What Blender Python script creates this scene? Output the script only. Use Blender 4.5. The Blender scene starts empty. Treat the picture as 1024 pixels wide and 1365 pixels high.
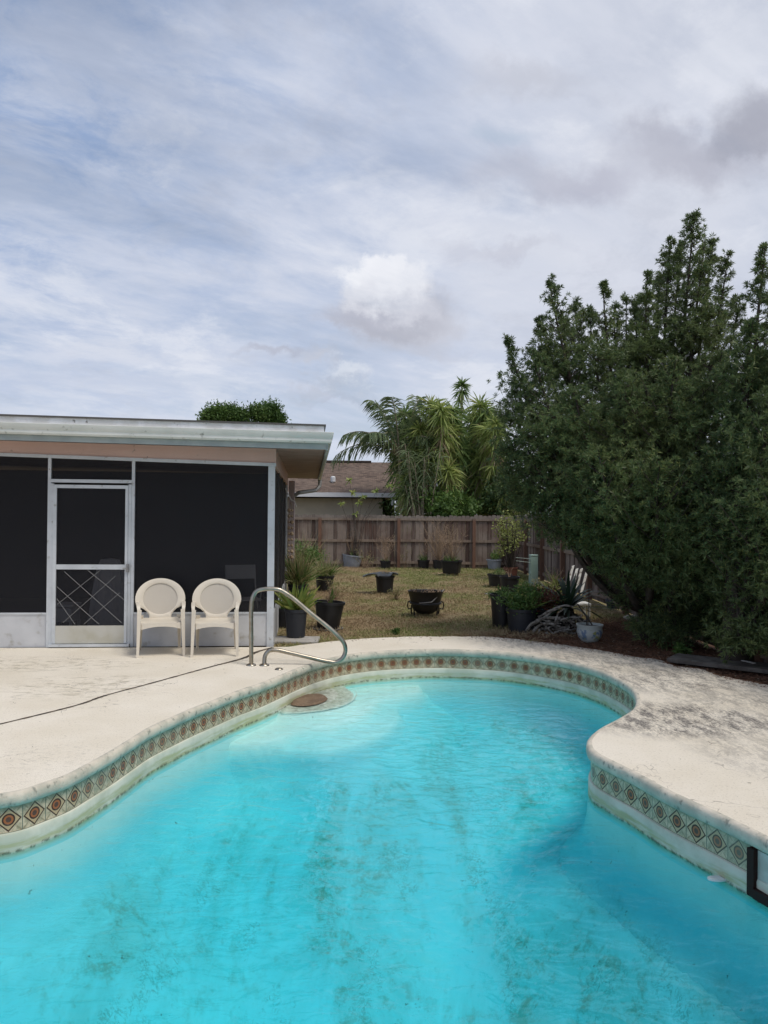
import bpy, math, random
import numpy as np
from mathutils import Vector, Matrix
from mathutils.geometry import delaunay_2d_cdt
R = math.radians
random.seed(7); rng = np.random.default_rng(7)
scene = bpy.context.scene
COL = scene.collection

# ------------------------------------------------------------------ camera
F_PX, CX, CY, HORIZON, ROLL, EYE = 1030.0, 512.0, 682.5, 690.0, 0.009, 1.62
pitch = math.atan((HORIZON - CY) / F_PX)
fwd = Vector((0, math.cos(pitch), math.sin(pitch)))
r0 = Vector((1, 0, 0)); u0 = r0.cross(fwd)
cr, sr = math.cos(ROLL), math.sin(ROLL)
rgt = r0 * cr + u0 * sr; upv = u0 * cr - r0 * sr
cam_d = bpy.data.cameras.new('camera'); cam = bpy.data.objects.new('camera', cam_d); COL.objects.link(cam)
cam_d.sensor_fit = 'HORIZONTAL'; cam_d.sensor_width = 36; cam_d.lens = 36 * F_PX / 1024
cam_d.clip_start = 0.05; cam_d.clip_end = 3000
M3 = Matrix((rgt, upv, -fwd)).transposed()
cam.matrix_world = Matrix.Translation((0, 0, EYE)) @ M3.to_4x4()
scene.camera = cam
EYEV = Vector((0, 0, EYE))

def ray(px, py): return fwd + rgt * ((px - CX) / F_PX) - upv * ((py - CY) / F_PX)
def P(px, py, z=0.0):            # photo pixel -> point on the level z
    d = ray(px, py); t = (z - EYE) / d.z; return EYEV + d * t
def PY(px, py, Y):               # photo pixel -> point at depth Y
    d = ray(px, py); return EYEV + d * (Y / d.y)

# ------------------------------------------------------------------ world + sun
SUN_EL, SUN_AZ = R(62), R(128)     # azimuth clockwise from +Y
w = bpy.data.worlds.new('World'); scene.world = w; w.use_nodes = True
nt = w.node_tree; nt.nodes.clear()
class NG:
    """tiny helper to write node graphs"""
    def __init__(s, tree): s.t = tree; s.n = tree.nodes; s.l = tree.links
    def node(s, k, **kw):
        n = s.n.new(k)
        for a, b in kw.items(): setattr(n, a, b)
        return n
    def put(s, sock, v):
        if isinstance(v, bpy.types.NodeSocket): s.l.new(v, sock)
        elif v is not None:
            if hasattr(sock.default_value, '__len__') and not hasattr(v, '__len__'): v = (v,) * len(sock.default_value)
            if hasattr(v, '__len__') and len(v) == 3 and len(sock.default_value) == 4: v = tuple(v) + (1,)
            sock.default_value = v
    def m(s, op, a, b=None, c=None, clamp=False):
        n = s.node('ShaderNodeMath', operation=op, use_clamp=clamp)
        for i, v in enumerate((a, b, c)):
            if v is not None: s.put(n.inputs[i], v)
        return n.outputs[0]
    def mix(s, f, a, b, bt='MIX'):
        n = s.node('ShaderNodeMix', data_type='RGBA', blend_type=bt)
        s.put(n.inputs['Factor'], f); s.put(n.inputs[6], a); s.put(n.inputs[7], b); return n.outputs[2]
    def ramp(s, f, stops, interp='LINEAR'):
        n = s.node('ShaderNodeValToRGB'); n.color_ramp.interpolation = interp
        e = n.color_ramp.elements
        while len(e) < len(stops): e.new(0.5)
        for i, (p, c) in enumerate(stops):
            e[i].position = p
            e[i].color = (c, c, c, 1) if not hasattr(c, '__len__') else tuple(c) + (1,)
        s.put(n.inputs[0], f); return n.outputs[0]
    def step(s, f, a, b):        # smooth ramp 0..1 between a and b
        n = s.node('ShaderNodeMapRange', interpolation_type='SMOOTHSTEP')
        s.put(n.inputs[0], f); s.put(n.inputs[1], a); s.put(n.inputs[2], b); return n.outputs[0]
    def noise(s, vec, scale, detail=4, rough=0.55, dist=0.0):
        n = s.node('ShaderNodeTexNoise'); s.put(n.inputs['Vector'], vec)
        s.put(n.inputs['Scale'], scale); s.put(n.inputs['Detail'], detail); s.put(n.inputs['Roughness'], rough); s.put(n.inputs['Distortion'], dist)
        return n.outputs[0]
    def comb(s, x, y, z):
        n = s.node('ShaderNodeCombineXYZ')
        for i, v in enumerate((x, y, z)): s.put(n.inputs[i], v)
        return n.outputs[0]
    def sep(s, v):
        n = s.node('ShaderNodeSeparateXYZ'); s.put(n.inputs[0], v); return n.outputs
    def vmul(s, v, sc):
        n = s.node('ShaderNodeVectorMath', operation='MULTIPLY'); s.put(n.inputs[0], v); s.put(n.inputs[1], sc); return n.outputs[0]

g = NG(nt)
tc = g.node('ShaderNodeTexCoord'); D = tc.outputs['Generated']
dx, dy, dz = g.sep(D)
sky = g.node('ShaderNodeTexSky', sky_type='NISHITA'); sky.sun_disc = False
sky.sun_elevation = SUN_EL; sky.sun_rotation = SUN_AZ
sky.altitude = 10; sky.air_density = 1.0; sky.dust_density = 1.5
bg_sky = g.node('ShaderNodeBackground'); g.l.new(sky.outputs[0], bg_sky.inputs[0]); bg_sky.inputs[1].default_value = 0.1
# clouds: a high sheet mapped on a plane overhead, and a few low cumulus placed by direction
pz = g.m('ADD', g.m('MAXIMUM', dz, 0.0), 0.22)
px_, py_ = g.m('DIVIDE', dx, pz), g.m('DIVIDE', dy, pz)
ca, sa = math.cos(0.6), math.sin(0.6)
q1 = g.m('ADD', g.m('MULTIPLY', px_, ca), g.m('MULTIPLY', py_, sa))
q2 = g.m('SUBTRACT', g.m('MULTIPLY', py_, ca), g.m('MULTIPLY', px_, sa))
sheet = g.comb(g.m('MULTIPLY', q1, 0.8), g.m('MULTIPLY', q2, 1.9), 0.3)
n1 = g.noise(sheet, 1.3, 7, 0.52, 0.35)
n2 = g.noise(g.comb(px_, py_, 4.0), 0.62, 3, 0.5, 0.2)
n3 = g.noise(g.comb(g.m('MULTIPLY', q1, 1.2), g.m('MULTIPLY', q2, 3.0), 9.0), 3.5, 5, 0.6, 0.5)
yy = g.m('MAXIMUM', dy, 0.08)
U = g.m('DIVIDE', dx, yy); V = g.m('DIVIDE', dz, yy)
# cover: thin to the upper left (blue shows), full elsewhere
thin = g.m('MULTIPLY', g.step(U, 0.15, -0.45), g.m('ADD', 0.30, g.m('MULTIPLY', g.step(V, 0.15, 0.55), 0.70)))
wisp = g.noise(g.comb(g.m('MULTIPLY', q1, 1.7), g.m('MULTIPLY', q2, 2.4), 5.0), 2.3, 10, 0.67, 0.35)
cov = g.m('ADD', g.m('MULTIPLY', n1, 1.0), g.m('MULTIPLY', n2, 0.55))
cov = g.m('ADD', cov, g.m('MULTIPLY', g.m('SUBTRACT', n3, 0.5), 0.22))
cov = g.m('SUBTRACT', cov, g.m('MULTIPLY', thin, 0.2))
cover = g.step(cov, 0.42, 0.80)
cover = g.m('ADD', 0.50, g.m('MULTIPLY', cover, 0.48))
cl_col = g.mix(g.step(cov, 0.55, 1.0), (0.48, 0.55, 0.71), (0.65, 0.68, 0.765))
cl_col = g.mix(g.m('MULTIPLY', g.step(U, -.1, .35), .8), cl_col, (0.645, 0.67, 0.75))
cl_col = g.mix(g.m('MULTIPLY', g.step(V, 0.30, 0.04), .75), cl_col, (0.61, 0.665, 0.78))
cl_col = g.mix(g.m('MULTIPLY', g.m('MULTIPLY', thin, g.step(wisp, .46, .66)), .85), cl_col, (0.28, 0.39, 0.62))
cl_col = g.mix(g.m('MULTIPLY', g.step(wisp, .52, .36), .30), cl_col, (0.70, 0.72, 0.80))
bil = g.noise(g.comb(g.m('MULTIPLY', px_, 1.0), g.m('MULTIPLY', py_, 1.0), 12.0), 2.6, 10, 0.68, 0.3)
cl_col = g.mix(g.m('MULTIPLY', g.step(bil, .50, .68), .42), cl_col, (0.48, 0.51, 0.60))
cl_col = g.mix(g.m('MULTIPLY', g.step(bil, .48, .34), .45), cl_col, (0.78, 0.80, 0.86))
lowst = g.noise(g.comb(g.m('MULTIPLY', U, 1.2), g.m('MULTIPLY', V, 9.0), 1.0), 2.2, 6, .6, .4)
cl_col = g.mix(g.m('MULTIPLY', g.m('MULTIPLY', g.step(lowst, .5, .7), g.step(V, .34, .2)), .5), cl_col, (0.50, 0.56, 0.70))
wn = g.noise(g.comb(U, V, 2.0), 13.0, 9, 0.62, 0.0)
wn2 = g.noise(g.comb(U, V, 7.0), 11.0, 9, 0.62, 0.0)
Uw = g.m('ADD', U, g.m('MULTIPLY', g.m('SUBTRACT', wn, 0.5), 0.13))
Vw = g.m('ADD', V, g.m('MULTIPLY', g.m('SUBTRACT', wn2, 0.5), 0.12))
def blob(px, py, rx, ry, soft=(1.15, 0.45)):
    u = (px - 512) / F_PX; v = (690 - py) / F_PX
    a = g.m('POWER', g.m('DIVIDE', g.m('SUBTRACT', Uw, u), rx / F_PX), 2.0)
    a = g.m('POWER', g.m('ABSOLUTE', g.m('DIVIDE', g.m('SUBTRACT', Uw, u), rx / F_PX)), 2.0)
    b = g.m('POWER', g.m('ABSOLUTE', g.m('DIVIDE', g.m('SUBTRACT', Vw, v), ry / F_PX)), 2.0)
    return g.step(g.m('SQRT', g.m('ADD', a, b)), soft[0], soft[1])
puffs = [
    (930, 205, 130, 45, (0.44, 0.45, 0.53), .85, (1.35, .1)), (1005, 160, 70, 50, (0.37, 0.38, 0.45), .85, (1.3, .1)), (880, 165, 45, 32, (0.42, 0.43, 0.51), .7, (1.3, .1)), (990, 185, 80, 22, (0.36, 0.37, 0.44), .6, (1.3, .1)),
    (770, 245, 90, 32, (0.45, 0.46, 0.55), .75, (1.4, .1)), (690, 225, 85, 36, (0.50, 0.515, 0.60), .7, (1.4, .1)), (700, 105, 90, 26, (0.50, 0.52, 0.60), .65, (1.4, .1)), (670, 170, 45, 18, (0.46, 0.54, 0.66), .6, (1.4, .1)), (690, 325, 60, 14, (0.51, 0.525, 0.61), .6, (1.4, .1)), (620, 335, 60, 20, (0.55, 0.57, 0.66), .6, (1.4, .1)),
    (532, 422, 96, 50, (0.49, 0.50, 0.57), .92, (1.12, .5)), (575, 440, 50, 26, (0.55, 0.565, 0.64), .8, (1.3, .3)), (480, 430, 60, 22, (0.47, 0.48, 0.56), .8, (1.3, .3)), (488, 375, 40, 32, (0.86, 0.87, 0.91), .95, (1.1, .45)), (500, 362, 30, 22, (0.84, 0.85, 0.90), .9, (1.1, .45)), (520, 388, 56, 32, (0.82, 0.83, 0.88), .9, (1.1, .4)), (478, 398, 34, 26, (0.74, 0.75, 0.81), .8, (1.2, .4)), (545, 410, 36, 24, (0.62, 0.63, 0.70), .8, (1.2, .3)),
    (520, 440, 72, 15, (0.44, 0.45, 0.52), .75, (1.3, .2)), (560, 468, 70, 10, (0.53, 0.55, 0.63), .55, (1.4, .2)),
    (365, 474, 50, 9, (0.46, 0.48, 0.57), .8, (1.3, .1)), (415, 485, 50, 11, (0.54, 0.56, 0.64), .8, (1.3, .2)), (462, 500, 34, 13, (0.72, 0.75, 0.82), .85, (1.2, .3)), (430, 512, 60, 9, (0.50, 0.53, 0.62), .7, (1.4, .2)), (450, 524, 50, 6, (0.47, 0.50, 0.60), .6, (1.4, .2)),
]
for (px, py, rx, ry, c, k, sf) in puffs:
    cl_col = g.mix(g.m('MULTIPLY', blob(px, py, rx, ry, sf), k), cl_col, c)
bg_cl = g.node('ShaderNodeBackground'); g.l.new(cl_col, bg_cl.inputs[0]); bg_cl.inputs[1].default_value = 1.0
ms = g.node('ShaderNodeMixShader'); g.l.new(cover, ms.inputs[0]); g.l.new(bg_sky.outputs[0], ms.inputs[1]); g.l.new(bg_cl.outputs[0], ms.inputs[2])
wo = g.node('ShaderNodeOutputWorld'); g.l.new(ms.outputs[0], wo.inputs[0])

sd = bpy.data.lights.new('sun', 'SUN'); so = bpy.data.objects.new('sun', sd); COL.objects.link(so)
sd.energy = 2.0; sd.angle = R(20); sd.color = (1.0, 0.94, 0.85)
sv = Vector((math.sin(SUN_AZ) * math.cos(SUN_EL), math.cos(SUN_AZ) * math.cos(SUN_EL), math.sin(SUN_EL)))
so.rotation_euler = sv.to_track_quat('Z', 'Y').to_euler()
so.location = (0, 0, 30)
scene.view_settings.view_transform = 'Standard'; scene.view_settings.look = 'None'
scene.view_settings.exposure = 0.1; scene.view_settings.gamma = 1.0
scene.render.engine = 'CYCLES'
scene.cycles.use_denoising = True
scene.cycles.transparent_max_bounces = 24
scene.cycles.max_bounces = 7; scene.cycles.diffuse_bounces = 4
scene.cycles.use_adaptive_sampling = True; scene.cycles.adaptive_threshold = 0.02

# ------------------------------------------------------------------ helpers
def tag(o, label=None, cat=None, group=None, kind=None):
    if label: o['label'] = label
    if cat: o['category'] = cat
    if group: o['group'] = group
    if kind: o['kind'] = kind
    return o
def empty(name, loc=(0, 0, 0), rz=0.0, label=None, cat=None, group=None):
    o = bpy.data.objects.new(name, None); COL.objects.link(o)
    o.location = loc; o.rotation_euler = (0, 0, rz); o.empty_display_size = 0.1
    return tag(o, label, cat, group)
class MB:
    def __init__(s): s.v = []; s.f = []
    def add(s, vs, fs):
        b = len(s.v); s.v += [tuple(p) for p in vs]; s.f += [tuple(i + b for i in f) for f in fs]; return s
    def box(s, c, d, M=None, taper=1.0, bev=0.0):
        hx, hy, hz = d[0] / 2, d[1] / 2, d[2] / 2
        if bev > 0:
            vs = []; k = min(bev, hx * .9, hy * .9, hz * .9)
            for sz in (-1, 1):
                for (a, b) in ((-1, -1), (1, -1), (1, 1), (-1, 1)):
                    pass
            lay = [(-hz, k), (-hz + k, 0), (hz - k, 0), (hz, k)]
            for z, i in lay:
                x, y = hx - i, hy - i; kk = k if i == 0 else 0.0
                if kk:
                    vs += [(-hx + k, -hy, z), (hx - k, -hy, z), (hx, -hy + k, z), (hx, hy - k, z), (hx - k, hy, z), (-hx + k, hy, z), (-hx, hy - k, z), (-hx, -hy + k, z)]
                else:
                    e = k * .4
                    vs += [(-x + e, -y, z), (x - e, -y, z), (x, -y + e, z), (x, y - e, z), (x - e, y, z), (-x + e, y, z), (-x, y - e, z), (-x, -y + e, z)]
            fs = [tuple(range(7, -1, -1)), tuple(range(24, 32))]
            for L in range(3):
                for i in range(8):
                    j = (i + 1) % 8; fs.append((L * 8 + i, L * 8 + j, L * 8 + 8 + j, L * 8 + 8 + i))
        else:
            vs = [(x * hx * (taper if z > 0 else 1), y * hy * (taper if z > 0 else 1), z * hz) for z in (-1, 1) for (x, y) in ((-1, -1), (1, -1), (1, 1), (-1, 1))]
            fs = [(3, 2, 1, 0), (4, 5, 6, 7), (0, 1, 5, 4), (1, 2, 6, 5), (2, 3, 7, 6), (3, 0, 4, 7)]
        if M is not None: vs = [M @ Vector(p) for p in vs]
        return s.add([(p[0] + c[0], p[1] + c[1], p[2] + c[2]) for p in vs], fs)
    def hexa(s, b4, t4):         # 4 bottom points, 4 top points (same turning order)
        return s.add(list(b4) + list(t4), [(3, 2, 1, 0), (4, 5, 6, 7), (0, 1, 5, 4), (1, 2, 6, 5), (2, 3, 7, 6), (3, 0, 4, 7)])
    def tube(s, pts, rad, n=8, cap=True):
        pts = [Vector(p) for p in pts]; m = len(pts)
        if not hasattr(rad, '__len__'): rad = [rad] * m
        ref = Vector((0, 0, 1))
        d0 = (pts[1] - pts[0]).normalized()
        if abs(d0.dot(ref)) > .95: ref = Vector((1, 0, 0))
        x = d0.cross(ref).normalized(); vs = []
        for i, p in enumerate(pts):
            d = (pts[min(i + 1, m - 1)] - pts[max(i - 1, 0)]).normalized()
            x = (x - d * x.dot(d)).normalized(); y = d.cross(x)
            for k in range(n):
                a = 2 * math.pi * k / n; vs.append(p + (x * math.cos(a) + y * math.sin(a)) * rad[i])
        fs = [(i * n + k, i * n + (k + 1) % n, (i + 1) * n + (k + 1) % n, (i + 1) * n + k) for i in range(m - 1) for k in range(n)]
        if cap: fs += [tuple(range(n - 1, -1, -1)), tuple(range((m - 1) * n, m * n))]
        return s.add(vs, fs)
    def lathe(s, prof, c=(0, 0, 0), n=28, sq=0.0, M=None):   # prof: (r, z)
        vs = []
        for r, z in prof:
            for k in range(n):
                a = 2 * math.pi * (k + .5) / n; ca_, sa_ = math.cos(a), math.sin(a)
                q = 1.0
                if sq: q = (1 / max(abs(ca_), abs(sa_))) * sq + (1 - sq)
                vs.append(Vector((r * q * ca_, r * q * sa_, z)))
        if M is not None: vs = [M @ v for v in vs]
        vs = [(v.x + c[0], v.y + c[1], v.z + c[2]) for v in vs]
        fs = [(i * n + k, i * n + (k + 1) % n, (i + 1) * n + (k + 1) % n, (i + 1) * n + k) for i in range(len(prof) - 1) for k in range(n)]
        return s.add(vs, fs)
    def build(s, name, m, parent=None, smooth=38, loc=None):
        me = bpy.data.meshes.new(name); me.from_pydata([tuple(p) for p in s.v], [], s.f)
        return finish(name, me, m, parent, smooth, loc)
def finish(name, me, m, parent=None, smooth=38, loc=None):
    if m: me.materials.append(m)
    me.update()
    if smooth:
        me.polygons.foreach_set('use_smooth', [True] * len(me.polygons))
        if smooth < 180: me.set_sharp_from_angle(angle=R(smooth))
    o = bpy.data.objects.new(name, me); COL.objects.link(o)
    if parent: o.parent = parent
    if loc is not None: o.location = loc
    return o
def np_mesh(name, V, Fq, m, parent=None, smooth=0):
    me = bpy.data.meshes.new(name); k = Fq.shape[1]
    me.vertices.add(len(V)); me.vertices.foreach_set('co', V.astype(np.float32).ravel())
    me.loops.add(Fq.size); me.loops.foreach_set('vertex_index', Fq.astype(np.int32).ravel())
    me.polygons.add(len(Fq)); me.polygons.foreach_set('loop_start', np.arange(0, Fq.size, k, dtype=np.int32))
    me.polygons.foreach_set('loop_total', np.full(len(Fq), k, dtype=np.int32))
    me.update(calc_edges=True)
    if smooth: me.polygons.foreach_set('use_smooth', [True] * len(Fq))
    me.materials.append(m)
    o = bpy.data.objects.new(name, me); COL.objects.link(o)
    if parent: o.parent = parent
    return o
def unit(a): return a / np.maximum(np.linalg.norm(a, axis=-1, keepdims=True), 1e-9)
class Leaves:                    # collects strip leaves
    def __init__(s): s.V = []; s.F = []; s.n = 0
    def add(s, base, dir, length, width, droop=0.0, segs=1, prof=None, side=None):
        base = np.atleast_2d(base); N = len(base); dir = unit(np.broadcast_to(dir, (N, 3)))
        L = np.broadcast_to(length, (N,))[:, None]; W = np.broadcast_to(width, (N,))[:, None]; dr = np.broadcast_to(droop, (N,))[:, None]
        if side is None: side = unit(np.cross(dir, rng.normal(size=(N, 3))))
        if segs == 1:             # rhombus
            mid = base + dir * L * .5 + np.array([0, 0, -1.]) * dr * L * .25
            tip = base + dir * L + np.array([0, 0, -1.]) * dr * L
            V = np.stack([base, mid + side * W * .5, tip, mid - side * W * .5], 1).reshape(-1, 3)
            F = np.arange(N * 4).reshape(N, 4)
        else:
            prof = prof or [0.5] + [1.0] * (segs - 1) + [0.05]
            rows = []
            for i in range(segs + 1):
                t = i / segs
                c = base + dir * L * t + np.array([0, 0, -1.]) * dr * L * t * t
                rows += [c - side * W * .5 * prof[i], c + side * W * .5 * prof[i]]
            V = np.stack(rows, 1).reshape(-1, 3); q = (segs + 1) * 2
            F = np.concatenate([np.stack([np.arange(N) * q + 2 * i + k for k in (0, 1, 3, 2)], 1) for i in range(segs)])
        s.V.append(V); s.F.append(F + s.n); s.n += len(V); return s
    def build(s, name, m, parent=None): return np_mesh(name, np.concatenate(s.V), np.concatenate(s.F), m, parent)

MATS = {}
def mat(name, col, rough=0.6, col2=None, scale=6.0, lo=.35, hi=.65, col3=None, scale3=40.0, lo3=.55, hi3=.7, bump=0.0, bscale=60.0, metal=0.0, stretch=None, spec=0.5, detail=5, coat=0.0):
    if name in MATS: return MATS[name]
    m = bpy.data.materials.new(name); m.use_nodes = True; MATS[name] = m
    n = NG(m.node_tree); b = m.node_tree.nodes['Principled BSDF']
    b.inputs['Roughness'].default_value = rough; b.inputs['Metallic'].default_value = metal
    b.inputs['Specular IOR Level'].default_value = spec; b.inputs['Coat Weight'].default_value = coat
    geo = n.node('ShaderNodeNewGeometry'); vec = geo.outputs['Position']
    if stretch: vec = n.vmul(vec, stretch)
    c = None
    if col2 is not None:
        c = n.mix(n.step(n.noise(vec, scale, detail), lo, hi), col, col2)
    if col3 is not None:
        c = n.mix(n.step(n.noise(vec, scale3, 4), lo3, hi3), c if c is not None else col, col3)
    if c is None: n.put(b.inputs['Base Color'], col)
    else: n.l.new(c, b.inputs['Base Color'])
    if bump:
        bn = n.node('ShaderNodeBump'); bn.inputs['Strength'].default_value = bump; bn.inputs['Distance'].default_value = .01
        n.l.new(n.noise(vec, bscale, 5), bn.inputs['Height']); n.l.new(bn.outputs[0], b.inputs['Normal'])
    return m
def leafmat(name, c1, c2, c3=None, trans=0.35, rough=.55, scale=1.3):
    if name in MATS: return MATS[name]
    m = bpy.data.materials.new(name); m.use_nodes = True; MATS[name] = m
    n = NG(m.node_tree); b = m.node_tree.nodes['Principled BSDF']; out = m.node_tree.nodes['Material Output']
    geo = n.node('ShaderNodeNewGeometry'); pos = geo.outputs['Position']; rnd = geo.outputs['Random Per Island']
    f = n.m('ADD', n.m('MULTIPLY', n.noise(pos, scale, 3), 0.9), n.m('MULTIPLY', rnd, .45))
    c = n.mix(n.step(f, .35, .95), c1, c2)
    if c3 is not None: c = n.mix(n.m('MULTIPLY', n.step(rnd, .8, .98), n.step(n.noise(pos, scale * 1.7, 3), .45, .6)), c, c3)
    n.l.new(c, b.inputs['Base Color']); b.inputs['Roughness'].default_value = rough; b.inputs['Specular IOR Level'].default_value = .35
    tr = n.node('ShaderNodeBsdfTranslucent'); n.l.new(n.mix(.5, c, (.3, .45, .05), 'MULTIPLY'), tr.inputs[0])
    tr2 = n.node('ShaderNodeBsdfTranslucent'); n.l.new(c, tr2.inputs[0])
    mx = n.node('ShaderNodeMixShader'); mx.inputs[0].default_value = trans
    n.l.new(b.outputs[0], mx.inputs[1]); n.l.new(tr2.outputs[0], mx.inputs[2]); n.l.new(mx.outputs[0], out.inputs[0])
    return m

def catmull(pts, step=.05, closed=True):
    pts = [np.array(p, float) for p in pts]; n = len(pts); out = []
    rngi = range(n) if closed else range(n - 1)
    for i in rngi:
        if closed: p0, p1, p2, p3 = pts[i - 1], pts[i], pts[(i + 1) % n], pts[(i + 2) % n]
        else: p0, p1, p2, p3 = pts[max(i - 1, 0)], pts[i], pts[i + 1], pts[min(i + 2, n - 1)]
        # centripetal parametrisation
        t0 = 0; t1 = t0 + max(np.linalg.norm(p1 - p0), 1e-6) ** .5; t2 = t1 + max(np.linalg.norm(p2 - p1), 1e-6) ** .5; t3 = t2 + max(np.linalg.norm(p3 - p2), 1e-6) ** .5
        if t1 == t0: t1 += 1e-3
        k = max(2, int(np.linalg.norm(p2 - p1) / step) + 1)
        for j in range(k):
            t = t1 + (t2 - t1) * j / k
            A1 = (t1 - t) / (t1 - t0) * p0 + (t - t0) / (t1 - t0) * p1
            A2 = (t2 - t) / (t2 - t1) * p1 + (t - t1) / (t2 - t1) * p2
            A3 = (t3 - t) / (t3 - t2) * p2 + (t - t2) / (t3 - t2) * p3
            B1 = (t2 - t) / (t2 - t0) * A1 + (t - t0) / (t2 - t0) * A2
            B2 = (t3 - t) / (t3 - t1) * A2 + (t - t1) / (t3 - t1) * A3
            out.append((t2 - t) / (t2 - t1) * B1 + (t - t1) / (t2 - t1) * B2)
    if not closed: out.append(pts[-1])
    return np.array(out)
def inside(poly, X, Y):
    poly = np.asarray(poly); r = np.zeros(np.shape(X), bool); n = len(poly)
    for i in range(n):
        x1, y1 = poly[i - 1][:2]; x2, y2 = poly[i][:2]
        c = ((y1 > Y) != (y2 > Y)) & (X < (x2 - x1) * (Y - y1) / (y2 - y1 + 1e-12) + x1); r ^= c
    return r
def pdist(poly, X, Y):
    poly = np.asarray(poly)[:, :2]; best = np.full(np.shape(X), 1e9)
    for i in range(len(poly)):
        a = poly[i - 1]; b = poly[i]; ab = b - a; L = ab @ ab + 1e-12
        t = np.clip(((X - a[0]) * ab[0] + (Y - a[1]) * ab[1]) / L, 0, 1)
        best = np.minimum(best, np.hypot(X - a[0] - t * ab[0], Y - a[1] - t * ab[1]))
    return best
def fill(outer, holes, z, name, m, kind=None):
    pts = [tuple(p[:2]) for p in outer]; edges = [(i, (i + 1) % len(outer)) for i in range(len(outer))]
    for h in holes:
        b = len(pts); pts += [tuple(p[:2]) for p in h]; edges += [(b + i, b + (i + 1) % len(h)) for i in range(len(h))]
    vs, _, fs, *_ = delaunay_2d_cdt([Vector(p) for p in pts], edges, [], 0, 1e-6)
    keep = []
    for f in fs:
        c = sum((vs[i] for i in f), Vector((0, 0))) / len(f); X = np.array([c.x]); Y = np.array([c.y])
        if inside(outer, X, Y)[0] and not any(inside(h, X, Y)[0] for h in holes): keep.append(tuple(f))
    mb = MB(); mb.add([(v.x, v.y, z) for v in vs], keep)
    # all faces up
    for i, f in enumerate(mb.f):
        a, b, c = (Vector(mb.v[k]) for k in f[:3])
        if (b - a).cross(c - a).z < 0: mb.f[i] = tuple(reversed(f))
    o = mb.build(name, m, smooth=0); tag(o, kind=kind); return o

# ------------------------------------------------------------------ pool outline (deck edge)
edge_px = [(0, 1058), (29, 1053), (59, 1043), (88, 1033), (117, 1018), (146, 1002), (172, 986), (200, 969), (229, 956), (259, 943), (288, 932), (317, 920.5), (346, 911), (376, 899), (399, 889.5), (428, 880), (460, 873), (497, 868.5), (540, 866), (583, 865), (620, 866), (667, 868.6), (714, 874), (761, 882), (796, 891.6), (826, 904.5), (845, 917), (852.5, 930), (849, 944), (830, 957), (804, 971), (791, 982), (788, 991.5), (794, 1002), (816, 1014), (851, 1031), (887, 1051), (923, 1068), (959, 1084), (987, 1097.5), (1023, 1115)]
E = [P(x, y, 0) for x, y in edge_px]
E = [(p.x, p.y) for p in E] + [(2.12, 3.4), (2.2, 2.5), (1.9, 1.6), (1.0, 1.05), (-.5, .85), (-2.2, 1.0), (-3.3, 1.7), (-3.7, 2.8), (-3.3, 3.75), (-2.72, 4.25)]
OUT = catmull(E, .045)
# even out and smooth a little
for _ in range(2): OUT = (np.roll(OUT, 1, 0) + OUT * 2 + np.roll(OUT, -1, 0)) / 4
area = .5 * np.sum(OUT[:, 0] * np.roll(OUT[:, 1], -1) - np.roll(OUT[:, 0], -1) * OUT[:, 1])
if area < 0: OUT = OUT[::-1].copy()
tan = unit(np.roll(OUT, -1, 0) - np.roll(OUT, 1, 0)); NRM = np.stack([-tan[:, 1], tan[:, 0]], 1)   # inward (ccw)
def off(d): return OUT + NRM * d
seg = np.linalg.norm(np.roll(OUT, -1, 0) - OUT, axis=1); ARC = np.concatenate([[0], np.cumsum(seg)])
NT = round(ARC[-1] / .152); TS = NT / ARC[-1]
WATER = -.345

def ring(name, prof, m, kind='structure', uv=False, smooth=50, parent=None):
    """closed strip along the pool edge; prof = (inward offset, z)"""
    n = len(OUT); rows = [np.column_stack([off(d), np.full(n, z)]) for d, z in prof]
    V = np.concatenate(rows); F = []
    for r in range(len(prof) - 1):
        for i in range(n):
            j = (i + 1) % n; F.append((r * n + i, (r + 1) * n + i, (r + 1) * n + j, r * n + j))
    me = bpy.data.meshes.new(name); me.from_pydata(V.tolist(), [], F)
    if uv:
        L = me.uv_layers.new(name='UVMap'); k = 0
        for r in range(len(prof) - 1):
            for i in range(n):
                a, b = ARC[i] * TS, ARC[i + 1] * TS
                for q in ((a, 1), (a, 0), (b, 0), (b, 1)): L.data[k].uv = q; k += 1
    o = finish(name, me, m, parent, smooth)
    return tag(o, kind=kind) if kind else o

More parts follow.
